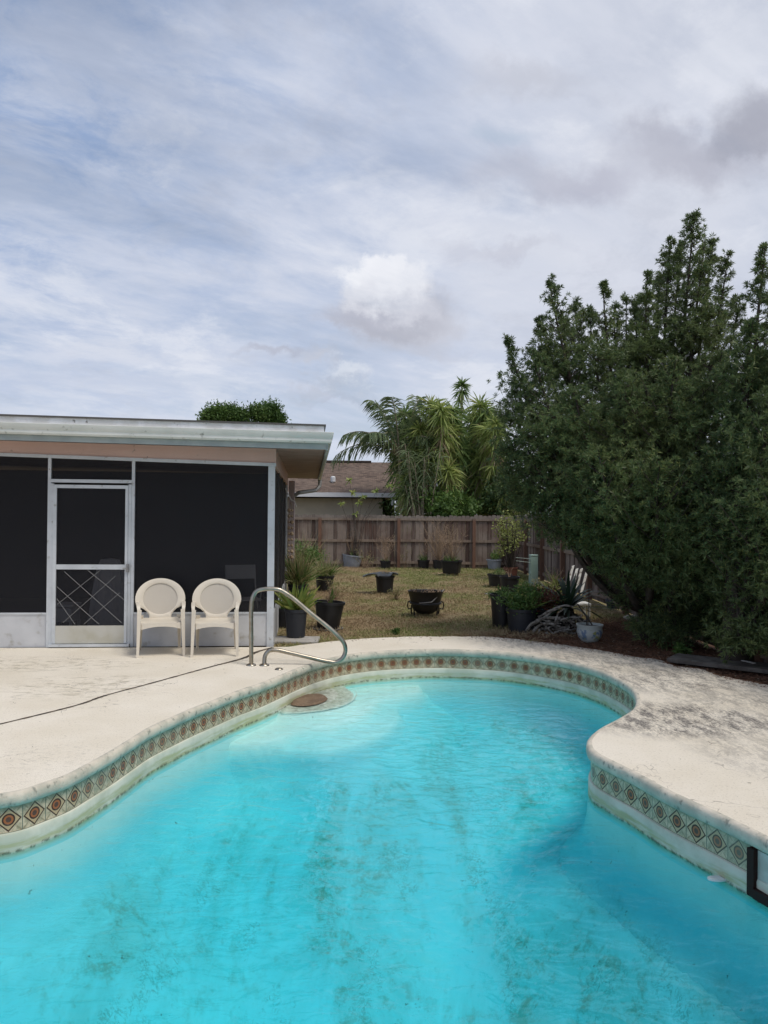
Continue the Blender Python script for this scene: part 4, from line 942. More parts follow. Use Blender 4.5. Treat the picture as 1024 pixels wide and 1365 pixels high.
# ------------------------------------------------------------------ trees
BARK = mat('grey brown bark', (.065, .05, .04), .95, (.035, .028, .022), 14, .35, .65, bump=.6, bscale=30)
POD = leafmat('podocarpus leaves', (.065, .11, .045), (.17, .22, .085), (.28, .31, .11), trans=.38, rough=.42, scale=.9)
def conifer(name, base, spires, label, seed, skirt=()):
    r = np.random.default_rng(seed); base = np.array(base)
    root = empty(name, base, 0, label, 'tree', 'dark evergreen trees by the side fence')
    br_ = MB(); L = Leaves(); trk = MB()
    trk.tube([(0, 0, -.1), (.02, 0, .25), (0, .02, .7), (.03, .05, 1.3)], [.20, .15, .12, .09], 10)
    for (tx, ty, tz, rad, t0, dens) in spires:
        top = np.array([tx, ty, tz]) - base
        def axis(t): return np.array([top[0] * t ** .55, top[1] * t ** .55, .35 + (top[2] - .35) * t])
        ts = np.linspace(.0, 1, 14); ap = [axis(t) + np.array([math.sin(t * 9 + tx), math.cos(t * 7 + ty), 0]) * .03 for t in ts]
        br_.tube(ap, [.055 * (1 - t) + .006 for t in ts], 6)
        nbch = int(dens * (tz - .4) * 30); tt = t0 + (1 - t0) * r.random(nbch) ** .85
        for t in tt:
            R_ = rad * min(1.0, (1 - t) * 2.2 + .08) * min(1, (t - t0) * 5 + .45); a = r.random() * 2 * math.pi; p = axis(t)
            out = np.array([math.cos(a), math.sin(a), 0]); ln = R_ * (.35 + .85 * r.random() ** .8); e = p + out * ln * .86 + np.array([0, 0, ln * (.45 + .35 * r.random())])
            mid = (p + e) / 2 + np.array([0, 0, -.06 * ln])
            if r.random() < .45: br_.tube([p, mid, e], [.010, .006, .003], 3, cap=False)
            nt_ = max(3, int(ln * 11)); q = (.25 + .75 * r.random(nt_))[:, None]; q[0] = 1.0
            c = p * (1 - q) ** 2 + mid * 2 * q * (1 - q) + e * q ** 2 + r.normal(size=(nt_, 3)) * .075 * ln ** .5 * np.where(q > .95, .2, 1)
            k = 18; cc = np.repeat(c, k, 0); dv = unit(e - p); dr_ = unit(r.normal(size=(len(cc), 3)) * .8 + dv * .6 + np.array([0, 0, .25]))
            L.add(cc, dr_, .05 + .03 * r.random(len(cc)), .0075 + .006 * r.random(len(cc)), droop=.1)
        # leader shoots at the very top with tufts
        for j in range(9):
            p = axis(1 - .016 * j) ; cc = np.repeat(p[None] + r.normal(size=(1, 3)) * .02, 12, 0)
            L.add(cc, unit(r.normal(size=(12, 3)) + np.array([0, 0, .8])), .075, .013)
    for (x, y, z, rr_) in skirt:       # boughs that fill the low spreading part
        e0 = np.array([x, y, z]) - base; st = np.array([0, 0, .9]) + e0 * .15; br_.tube([st, (st + e0) / 2 + np.array([0, 0, .15]), e0], [.03, .018, .006], 5)
        for j in range(int(34 * rr_ / .5)):
            d2 = unit(r.normal(size=3)); e = e0 + d2 * rr_ * r.uniform(.5, 1) * np.array([1, 1, .8]); p = e0 + d2 * rr_ * .1; ln = np.linalg.norm(e - p)
            if j % 3 == 0: br_.tube([p, e], [.008, .003], 3, cap=False)
            nt_ = 7; q = (.3 + .7 * r.random(nt_))[:, None]; q[0] = 1.0; c = p + (e - p) * q + r.normal(size=(nt_, 3)) * .07
            cc = np.repeat(c, 14, 0); L.add(cc, unit(r.normal(size=(len(cc), 3)) * .8 + d2 * .6 + np.array([0, 0, .2])), .054 + .032 * r.random(len(cc)), .0085 + .006 * r.random(len(cc)), droop=.1)
    trk.build('trunk', BARK, root, smooth=60); br_.build('limb', BARK, root, smooth=60); L.build('crown', POD, root)
    return root
Yt = 10.9
def sp(px, py, rad, dy=0.0, t0=.16, dens=1.0):
    p = PY(px, py, Yt + dy); return (p.x, p.y, p.z, rad, t0, dens)
tb = P(872, 846, GZ); tb = Vector((3.72, Yt, GZ))
sps = [sp(735, 372, .62, 0, .22, 1.25), sp(676, 448, .30, .1, .50, .5), sp(712, 470, .55, -.5, .24, 1.0), sp(768, 402, .48, .3, .2, .9), sp(806, 378, .40, -.1, .2, .9), sp(836, 395, .45, .5, .2, .9), sp(863, 366, .42, -.3, .16, 1),
       sp(893, 322, .50, .2, .14, 1.1), sp(925, 284, .62, -.1, .12, 1.3), sp(950, 318, .45, .4, .14, 1), sp(969, 340, .42, -.4, .12, 1), sp(750, 425, .40, .5, .22, .9), sp(788, 412, .42, .4, .2, .9), sp(820, 408, .42, .2, .2, .9), sp(850, 398, .42, .6, .18, .9), sp(880, 362, .45, .5, .15, .9), sp(907, 325, .42, .4, .14, .9), sp(938, 322, .45, -.5, .13, .9), sp(985, 395, .45, .2, .14, .9), sp(718, 425, .36, .3, .24, .9),
       sp(725, 545, .85, .2, .20, 1.2), sp(700, 585, .60, -.3, .30, .9), sp(768, 520, .9, -1.1, .16, 1.2), sp(830, 500, .9, -1.4, .10, 1.2), sp(900, 480, .95, -1.5, .06, 1.4), sp(960, 470, .9, -1.3, .06, 1.3), sp(800, 600, .8, -1.7, .14, 1.2), sp(880, 620, .9, -2.0, .05, 1.6), sp(960, 640, .85, -1.9, .04, 1.6), sp(840, 450, .8, .9, .1, 1)]
sps = [(a, b_, c_, d_ * 1.22, e_, f_ * 1.1) for (a, b_, c_, d_, e_, f_) in sps]
def skp(lst, Y):
    o = []
    for (x, y, dy, r_) in lst: p = PY(x, y, Y + dy); o.append((p.x, p.y, p.z, r_))
    return o
SK = [(705, 560, 0, .5), (700, 620, .2, .5), (735, 600, -.4, .6), (715, 665, -.1, .42), (745, 700, -.3, .45), (775, 660, -.8, .6), (785, 722, -.3, .36), (822, 768, -.1, .34), (680, 600, .1, .42), (683, 545, .2, .38), (692, 650, .2, .38), (865, 828, -.7, .34), (900, 836, -1.0, .34), (940, 836, -.9, .36), (975, 836, -1.2, .34), (800, 700, -.9, .6), (825, 745, -.7, .45), (845, 700, -1.3, .6), (850, 785, -.3, .42), (860, 740, -1.2, .5), (880, 805, -.4, .38), (885, 770, -1.2, .45), (905, 710, -1.6, .6), (915, 815, -.6, .4), (925, 770, -1.4, .5), (950, 800, -1.0, .45), (955, 730, -1.7, .6), (975, 780, -1.4, .5), (760, 560, -.8, .6), (820, 620, -1.2, .65), (880, 640, -1.6, .65), (790, 480, -.4, .5), (850, 540, -1.2, .6), (740, 480, .2, .45), (760, 640, .6, .6), (830, 660, .6, .6), (900, 680, .5, .6), (960, 660, -.5, .6), (870, 460, -.3, .5), (930, 440, -.4, .55), (960, 540, -1.2, .6), (910, 560, -1.4, .6), (695, 510, .1, .35)]
conifer('podocarpus_tree', tb, sps, 'tall dark evergreen with many upright spires and a low spreading crown over the mulch bed', 3, skp(SK, Yt))
Yt = 8.9
tb2 = Vector((4.05, Yt, GZ))
sps = [sp(1016, 330, .42, 0, .15, 1.0), sp(1045, 300, .6, .3, .12, 1.1), sp(1000, 430, .5, -.2, .15, 1.1), sp(1075, 360, .6, -.3, .12, 1), sp(985, 560, .55, -.2, .10, 1.3), sp(1030, 520, .7, -.7, .08, 1.3), sp(1005, 660, .6, -.6, .06, 1.4), sp(1060, 620, .8, -1.0, .06, 1.2)]
conifer('podocarpus_tree', tb2, sps, 'dark evergreen cut off by the right edge of the photo', 5, skp([(985, 640, -.2, .4), (1000, 720, -.2, .45), (1030, 680, -.8, .5), (985, 790, .1, .35), (1020, 790, -.3, .4), (1050, 760, -.8, .5), (1010, 580, -.3, .45), (1040, 600, -.8, .5), (1000, 500, -.1, .4), (1040, 480, -.3, .5), (1000, 830, .2, .3), (1040, 830, -.1, .35), (985, 848, -.5, .26), (1012, 848, -.6, .28), (1045, 850, -.5, .3)], Yt))

# broad tree behind the porch roof
def round_tree(name, base, lobes, label, m, seed, lsz=.14, n_per=2600, group=None):
    r = np.random.default_rng(seed); base = np.array(base, float); root = empty(name, base, 0, label, 'tree', group); L = Leaves(); mb = MB()
    c0 = np.mean([l[:3] for l in lobes], 0) - base
    mb.tube([(0, 0, -.1), (c0[0] * .3, c0[1] * .3, c0[2] * .4), tuple(c0 * .8)], [.28, .2, .12], 8)
    for (x, y, z, rx, rz_) in lobes:
        c = np.array([x, y, z]) - base; mb.tube([tuple(c0 * .55), tuple((c0 * .5 + c) / 1.6), tuple(c)], [.12, .08, .03], 6)
        # clumps of leaves on an uneven shell
        nc = 60; dv = unit(r.normal(size=(nc, 3))); cr_ = c + dv * np.array([rx, rx, rz_]) * (.35 + .85 * r.random((nc, 1)))
        k = n_per // nc; cc = np.repeat(cr_, k, 0) + r.normal(size=(nc * k, 3)) * rx * .30
        L.add(cc, unit(r.normal(size=cc.shape) + np.array([0, 0, .3])), lsz * (.7 + .6 * r.random(len(cc))), lsz * .45)
    mb.build('trunk', BARK, root, smooth=60); L.build('crown', m, root); return root
OAK = leafmat('bright green leaves', (.045, .10, .022), (.12, .20, .045), (.14, .20, .05), trans=.3, scale=.5)
Yo = 38.0; lb = []
for (x, y, rr_) in ((280, 558, 11), (293, 552, 13), (308, 551, 12), (322, 555, 10), (345, 550, 11), (358, 548, 13), (369, 558, 9), (285, 572, 16), (310, 572, 18), (335, 575, 16), (360, 570, 15), (330, 595, 34), (300, 600, 34), (355, 598, 30)):
    p = PY(x, y, Yo + random.uniform(-1, 1)); lb.append((p.x, p.y, p.z, rr_ / 1030 * Yo, rr_ * .72 / 1030 * Yo))
round_tree('leafy_tree', (PY(325, 600, Yo).x, Yo, GZ), lb, 'bright green rounded treetop rising behind the flat porch roof', OAK, 11)

# palm and dracaena group behind the back fence
STALK = mat('pale palm stem', (.36, .31, .22), .9, (.24, .20, .14), 10)
QP = leafmat('grey green palm fronds', (.085, .13, .06), (.19, .25, .12), (.30, .29, .16), trans=.35, scale=.8)
DRY = leafmat('dry straw leaves', (.32, .24, .15), (.46, .36, .24), None, trans=.2)
YUC = leafmat('yellow green strap leaves', (.20, .28, .07), (.42, .48, .16), (.56, .50, .22), trans=.42, scale=.6)
DGR = leafmat('dark strap leaves', (.11, .19, .06), (.24, .33, .11), (.34, .37, .15), trans=.4, scale=.6)
def frond(L, mb, base, d0, length, droop, r, leaf=.72, n=46, w=.04):
    length *= 1.16
    d0 = unit(np.array(d0, float)); base = np.array(base, float); ts = np.linspace(0, 1, 10)
    pt = lambda t: base + d0 * length * t + np.array([0, 0, -1.]) * droop * length * t * t
    mb.tube([tuple(pt(t)) for t in ts], [.028 * (1 - t) + .006 for t in ts], 4, cap=False)
    t = np.linspace(.16, 1, n); pts = np.array([pt(x) for x in t]); tg = unit(np.array([pt(x + .02) - pt(x - .02) for x in t])); sd_ = unit(np.cross(tg, [0, 0, 1.0]))
    for s in (-1, 1):
        dv = unit(sd_ * s * .8 + tg * .6 + np.array([0, 0, -.15]) + r.normal(size=(n, 3)) * .16)
        L.add(pts, dv, leaf * (.6 + .4 * np.sin(np.pi * np.clip(t, 0, .97))) * (.85 + .3 * r.random(n)), w, droop=.45 + .3 * r.random(n), segs=3, side=unit(np.cross(dv, tg) * .4 + tg * .9))
def palm(name, base, heads, label, seed, m=QP):
    r = np.random.default_rng(seed); root = empty(name, base, 0, label, 'palm', 'palms and dracaenas beyond the back fence'); L = Leaves(); mb = MB(); ms_ = MB(); b = np.array(base)
    for (hd, fr) in heads:
        h = np.array(hd) - b; ms_.tube([(h[0] * .2, h[1] * .2, 0), tuple(h * .5 + np.array([.05, 0, 0])), tuple(h)], [.13, .09, .06], 7)
        for (dv, ln, dp) in fr: frond(L, mb, h, dv, ln, dp, r)
    ms_.build('trunk', STALK, root, smooth=60); mb.build('frond_stem', STALK, root, smooth=60); L.build('frond', m, root); return root
Yp = 28.5; S = Yp / 1030
def d_(a, b, y=0): return ((b[0] - a[0]), y, -(b[1] - a[1]))
h = PY(533, 610, Yp)
fr = [((-.75, -.1, .95), 2.9, .55), ((-.95, .1, .8), 2.7, .62), ((-.25, .2, 1), 3.0, .35), ((-.1, -.3, 1.1), 3.2, .40), ((.25, .1, 1.1), 2.9, .3), ((.6, -.1, .9), 2.4, .5), ((-.45, .4, .9), 2.6, .5), ((-.5, -.4, 1.0), 2.3, .55), ((.4, -.5, .8), 2.2, .55), ((-.35, -.1, 1.2), 3.3, .42)]
palm('queen_palm', (h.x + .1, Yp, GZ), [(h[:], fr), ((h.x + .9, Yp + .4, h.z + .3), [((-.1, .1, 1), 2.6, .3), ((.4, .1, 1), 2.4, .4), ((-.4, .1, 1), 2.6, .45), ((.7, 0, .7), 2.2, .6), ((-.1, -.5, 1), 2.5, .5)])],
     'grey green feather palm arching left over the neighbouring roof', 21)
# bare cane thicket under the palm
def canes(name, px0, px1, y, n, ztop, label, seed):
    r = np.random.default_rng(seed); c = PY((px0 + px1) / 2, 700, y); root = empty(name, (c.x, y, GZ), 0, label, 'palm', 'palms and dracaenas beyond the back fence'); mb = MB(); L = Leaves()
    hw = (px1 - px0) / 2 * y / 1030
    for i in range(n):
        x = r.uniform(-.3, .3) * hw; tx = r.uniform(-1, 1) * hw; zt = ztop * r.uniform(.55, 1); yy_ = r.uniform(-.4, .4)
        pts = [(x, yy_, 0), (x * .5 + tx * .5, yy_, zt * .55), (tx, yy_ * 1.3, zt)]; mb.tube(pts, [.035, .025, .015], 5)
        for q in (.5, .62, .75, .88, 1.0):
            pp_ = np.array(pts[1]) * (1 - q) + np.array(pts[2]) * q; k = 9; L.add(np.repeat(pp_[None], k, 0), unit(r.normal(size=(k, 3)) + np.array([0, 0, .5])), r.uniform(.35, .65, k), .03, droop=.5, segs=2)
    mb.build('cane', STALK, root, smooth=60); L.build('leaves', QP, root); return root
canes('areca_palm', 536, 588, 27.3, 24, 4.6, 'thicket of bare pale palm canes in front of the feather palm', 31)
def rosette(L, c, r, n, ln, w, up=.15, droop=.35):
    dv = unit(r.normal(size=(n, 3)) * (1, 1, .75) + np.array([0, 0, up])); L.add(np.repeat(np.array(c)[None], n, 0), dv, ln * (.7 + .45 * r.random(n)), w, droop=droop * (.4 + r.random(n)), segs=3, prof=[.6, 1, .8, .03])
def dracaena(base, heads, label, m, seed, ln=.62, dry=True):
    r = np.random.default_rng(seed); root = empty('dracaena_tree', base, 0, label, 'dracaena', 'palms and dracaenas beyond the back fence'); b = np.array(base); L = Leaves(); D_ = Leaves(); mb = MB()
    for h in heads:
        h = np.array(h) - b; sx = r.uniform(-.25, .25); mb.tube([(sx, r.uniform(-.2, .2), 0), (sx * .5 + h[0] * .35 + r.uniform(-.1, .1), h[1] * .5, h[2] * .5), tuple(h)], [.08, .055, .035], 6)
        rosette(L, h, r, 85, ln, .052); rosette(L, h - np.array([0, 0, .25]), r, 60, ln, .05, up=-.2, droop=.6)
        for q_ in ((.6, 40), (1.0, 30), (1.5, 26)): rosette(L, h - np.array([r.uniform(-.15, .15), 0, q_[0]]), r, q_[1], ln * .9, .046, up=-.2, droop=.7)
        if dry:
            n = 46; q = h - np.array([0, 0, 1.0]) * r.uniform(.35, 1.2, (n, 1)); dv = unit(r.normal(size=(n, 3)) * (.5, .5, .2) + np.array([0, 0, -1.])); D_.add(q, dv, ln * .9, .04, droop=.1, segs=2)
    mb.build('trunk', STALK, root, smooth=60); L.build('leaf_head', m, root)
    if dry: D_.build('dry_leaves', DRY, root)
    return root
def hh(lst, y):
    o = []
    for (x, py) in lst: p = PY(x, py, y + random.uniform(-.5, .5)); o.append(p[:])
    return o
dracaena((PY(572, 700, 28).x, 28, GZ), hh([(575, 540), (560, 572), (590, 560), (552, 610), (545, 640)], 28), 'bushy yellow green dracaena right of the feather palm', YUC, 41, ln=.72)
dracaena((PY(612, 700, 28.6).x, 28.6, GZ), hh([(603, 547), (592, 590), (612, 598), (618, 628), (583, 640), (608, 575)], 28.6), 'dark green dracaena with brown skirts in the middle of the clump', DGR, 42)
dracaena((PY(617, 700, 30).x, 30, GZ), hh([(616, 513)], 30), 'thin single stemmed dracaena rising highest above the clump', DGR, 43, ln=.48, dry=False)
dracaena((PY(645, 700, 28.2).x, 28.2, GZ), hh([(640, 540), (652, 572), (640, 612), (655, 640)], 28.2), 'pale green dracaena touching the dark evergreen', YUC, 44, ln=.75)
dracaena((PY(672, 700, 27.5).x, 27.5, GZ), hh([(668, 600), (690, 655), (675, 640), (662, 565)], 27.5), 'yellowing dracaena partly hidden by the dark evergreen', YUC, 45, ln=.66)
canes('areca_palm', 628, 668, 29.5, 16, 5.6, 'tall pale green canes at the right of the clump', 33)
def bush(name, px, py, y, rx, rz_, m, label, seed, n=2600, lsz=.12, cat='shrub', group=None, zb=GZ):
    r = np.random.default_rng(seed); c = PY(px, py, y); root = empty(name, (c.x, y, zb), 0, label, cat, group); L = Leaves(); mb = MB(); cz = c.z - zb
    for i in range(9):
        a = r.random() * 6.28; q = r.uniform(.2, .8); mb.tube([(0, 0, 0), (math.cos(a) * rx * .3, math.sin(a) * rx * .3, cz * .6), (math.cos(a) * rx * q, math.sin(a) * rx * q, cz + rz_ * r.uniform(-.3, .6))], [.02, .013, .006], 5)
    nc = 70; dv = unit(r.normal(size=(nc, 3))); cr_ = np.array([0, 0, cz]) + dv * np.array([rx, rx, rz_]) * (r.random((nc, 1)) ** .4); k = n // nc
    cc = np.repeat(cr_, k, 0) + r.normal(size=(nc * k, 3)) * rx * .13; cc[:, 2] = np.maximum(cc[:, 2], .02)
    L.add(cc, unit(r.normal(size=cc.shape) + np.array([0, 0, .4])), lsz * (.7 + .6 * r.random(len(cc))), lsz * .4)
    mb.build('stem', BARK, root, smooth=60); L.build('foliage', m, root); return root
HED = leafmat('deep green hedge', (.035, .075, .022), (.09, .14, .04), (.18, .23, .07), trans=.25, scale=.8)
dracaena((PY(590, 700, 27.6).x, 27.6, GZ), hh([(588, 545), (597, 575), (572, 600), (598, 625), (560, 625)], 27.6), 'yellow green dracaena between the bare canes and the thin tall stem', YUC, 46, ln=.7)
dracaena((PY(632, 700, 29).x, 29, GZ), hh([(628, 560), (636, 590), (625, 600), (660, 560), (648, 548), (630, 640)], 29), 'tall dracaena with brown dead skirts behind the pale green one', DGR, 47, ln=.75)
dracaena((PY(540, 700, 29.2).x, 29.2, GZ), hh([(540, 552), (528, 575), (535, 600), (550, 565)], 29.2), 'grey green dracaena heads just behind the feather palm', DGR, 48, ln=.7)
GHB = 'shrubs beyond the back fence'
for i, (x, y_, yy_, rx, rz_, m, lb_) in enumerate([(596, 676, 27, 1.0, .5, OAK, 'bright green shrub showing over the fence below the dark dracaena'), (548, 680, 31, 1.4, .9, HED, 'dark shrub beside the neighbouring house wall'), (680, 672, 27.2, 1.1, .9, HED, 'dark shrub hidden between fence corner and evergreen'), (668, 676, 29.5, .8, .6, OAK, 'green shrub filling the gap right of the canes')]):
    bush('garden_shrub', x, y_, yy_, rx, rz_, m, lb_, 60 + i, n=3000, lsz=.17, group=GHB)
bush('garden_shrub', 790, 640, 30, 3.2, 2.2, HED, 'wide hedge mass beyond the side fence behind the evergreen', 66, n=7000, lsz=.25, group=GHB)
# pinwheel sapling in front of the neighbour house
def pinwheel():
    y = 25.6; c = PY(474, 690, y); root = empty('rubber_sapling', (c.x, y, GZ), 0, 'thin sapling with pinwheel leaves in front of the neighbouring house', 'sapling'); mb = MB(); L = Leaves(); r = np.random.default_rng(70)
    for (px, py) in ((470, 657), (478, 670), (484, 662), (455, 672), (520, 648), (502, 655), (474, 685), (466, 640)):
        p = PY(px, py, y) - Vector((c.x, y, GZ)); mb.tube([(0, 0, 0), (p.x * .3, 0, p.z * .6), tuple(p)], [.010, .007, .004], 5)
        rosette(L, tuple(p), r, 13, .19, .05, up=.3, droop=.2)
    mb.build('stem', BARK, root, smooth=60); L.build('foliage', YUC, root)
pinwheel()

# ------------------------------------------------------------------ lawn blades and mulch chips
def in_yard(x, y):
    fy = np.interp(x, [p[0] for p in far], [p[1] for p in far]); return (y > fy + .03) & (x < XS - .1) & (y < YF - .05) & (x > -1.35 - (y - 9.8) * .1)
LAWN = bpy.data.materials.new('lawn blades'); LAWN.use_nodes = True
n = NG(LAWN.node_tree); b = LAWN.node_tree.nodes['Principled BSDF']; gg = n.node('ShaderNodeNewGeometry'); pos = gg.outputs['Position']; rnd = gg.outputs['Random Per Island']; x, y, z = n.sep(pos)
grn = n.m('ADD', n.noise(pos, .7, 4, .6), n.m('ADD', n.m('MULTIPLY', n.m('SUBTRACT', rnd, .5), .35), n.m('MULTIPLY', n.m('MULTIPLY', n.step(y, 18, 21), n.step(x, .0, 1.2)), .20)))
c = n.mix(n.step(grn, .46, .64), (.34, .25, .15), (.17, .215, .055))
c = n.mix(n.m('MULTIPLY', n.step(n.noise(pos, 2.4, 5, .7), .54, .68), .6), c, (.13, .085, .055))
c = n.mix(n.m('MULTIPLY', n.step(rnd, .6, .95), .55), c, (.48, .39, .25))
n.l.new(c, b.inputs['Base Color']); b.inputs['Roughness'].default_value = .8; b.inputs['Specular IOR Level'].default_value = .2
N = 220000; yy_ = 9.6 + (YF - 9.6) * rng.random(N) ** 1.5; xx_ = rng.uniform(-3.2, XS, N)
k_ = in_yard(xx_, yy_) & ~((xx_ > 2.2 + (yy_ - 11.2) * 1.2) & (yy_ < 12.6)) & ((xx_ - 1.6) * 1.0 + (10.6 - yy_) * .8 < .5 + rng.random(N)); clump = np.sin(xx_ * 2.3 + yy_ * 1.1 + np.sin(yy_ * 1.7 - xx_ * 2.9) * 2.2) + np.sin(xx_ * 5.3 - yy_ * 2.1 + 1.3 * np.sin(xx_ * 1.9)) * .7 + rng.normal(size=N) * 1.2 > -1.1; k_ &= clump
bs = np.column_stack([xx_, yy_, np.full(N, GZ)])[k_]; L = Leaves(); m_ = len(bs)
dv = unit(rng.normal(size=(m_, 3)) * (1, 1, .2) + np.array([0, 0, .75])); L.add(bs, dv,   .025 + .05 * rng.random(m_) ** 2, .006 + .004 * rng.random(m_))
for (px5, py5, w5) in [(436, 842, 40), (432, 790, 25), (396, 806, 26), (468, 757, 28), (514, 759, 14), (565, 759, 16), (585, 760, 15), (603, 768, 26), (660, 760, 20), (513, 793, 25), (568, 824, 40), (668, 784, 32), (681, 795, 26), (672, 839, 33), (698, 845, 40), (711, 781, 12)]:
    c5 = P(px5, py5, GZ); R5 = w5 * c5.y / 1030 / 2; k3 = int(220 + 500 * R5); a5 = rng.random(k3) * 6.283; r5 = R5 * .85 + np.abs(rng.normal(size=k3)) * .05
    L.add(np.column_stack([c5.x + np.cos(a5) * r5, c5.y + R5 * .8 + np.sin(a5) * r5, np.full(k3, GZ)]), unit(rng.normal(size=(k3, 3)) * (.5, .5, .2) + np.array([0, 0, 1.])), .05 + .08 * rng.random(k3), .008, droop=.3)
tn = 420; tx = rng.uniform(-1.6, XS, tn); ty = 9.9 + (YF - 10.2) * rng.random(tn) ** 1.4; okt = in_yard(tx, ty) & ((tx - 1.6) + (10.6 - ty) * .8 < .8)
for a_, b_ in zip(tx[okt], ty[okt]):
    k3 = rng.integers(14, 50); rr3 = rng.uniform(.03, .16); bb = np.column_stack([a_ + rng.normal(size=k3) * rr3, b_ + rng.normal(size=k3) * rr3, np.full(k3, GZ)])
    L.add(bb, unit(rng.normal(size=(k3, 3)) * (.7, .7, .2) + np.array([0, 0, 1.])), rng.uniform(.06, .15) * (.6 + .6 * rng.random(k3)), .008, droop=.3)
tag(L.build('lawn_grass', LAWN), label='dry patchy brown and green lawn grass', cat='grass', kind='stuff')
MUL = leafmat('mulch chips', (.09, .045, .028), (.21, .105, .06), (.34, .27, .18), trans=0.0, rough=.9, scale=5)
N = 60000; xx_ = rng.uniform(1.0, XS, N); yy_ = rng.uniform(6.5, 13.2, N); k_ = in_yard(xx_, yy_) & ((xx_ - 1.3) * .8 + (10.9 - yy_) * .9 > -.2 + rng.random(N) * .7); fy = np.interp(xx_, [p[0] for p in far], [p[1] for p in far])
bs = np.column_stack([xx_, yy_, GZ + .004 + .012 * rng.random(N)])[k_]; m_ = len(bs); L = Leaves(); L.add(bs, rng.normal(size=(m_, 3)) * (1, 1, .12), .02 + .05 * rng.random(m_), .006 + .006 * rng.random(m_))
tag(L.build('mulch_litter', MUL), label='brown leaf mulch covering the bed under the evergreens', cat='mulch', kind='stuff')

N = 1500; k5 = rng.integers(8, len(farc) - 1, N); pe = farc[k5] + (farc[np.minimum(k5 + 1, len(farc) - 1)] - farc[k5]) * rng.random((N, 1)); pe[:, 1] -= np.abs(rng.normal(size=N)) * .16; L = Leaves()
pe = pe[(pe[:, 0] > 1.2) | (rng.random(N) < .12)]; m_ = len(pe); L.add(np.column_stack([pe, np.full(m_, .005)]), np.column_stack([rng.normal(size=(m_, 2)), rng.random(m_) * .15]), .012 + .035 * rng.random(m_), .006)
tag(L.build('deck_edge_litter', MUL), label='brown leaf chips spilling from the mulch onto the deck edge', cat='leaf litter', kind='stuff')
# ------------------------------------------------------------------ pots and plants
SOIL = mat('potting soil', (.045, .032, .024), .95, (.09, .065, .045), 40, bump=.5)
GPOT = mat('charcoal nursery pot', (.018, .020, .027), .5, (.026, .028, .035), 5)
GREY = mat('grey galvanised tub', (.28, .31, .36), .6, (.22, .24, .27), 6)
TWIG = mat('dry twigs', (.36, .26, .17), .95, (.24, .165, .11), 20)
PGRN = leafmat('pot plant green', (.065, .14, .035), (.15, .24, .06), (.28, .32, .09), trans=.3, scale=5)
PYEL = leafmat('variegated leaves', (.16, .24, .05), (.36, .38, .10), (.10, .16, .05), trans=.35, scale=7)
PRED = leafmat('red croton leaves', (.16, .05, .035), (.26, .13, .08), (.10, .12, .05), trans=.25, scale=7)
STR = leafmat('dry grass tuft', (.34, .28, .15), (.22, .26, .10), (.48, .41, .25), trans=.3, scale=5)
SUCC = leafmat('agave leaves', (.018, .04, .022), (.04, .075, .04), (.08, .11, .06), trans=.12, scale=3)
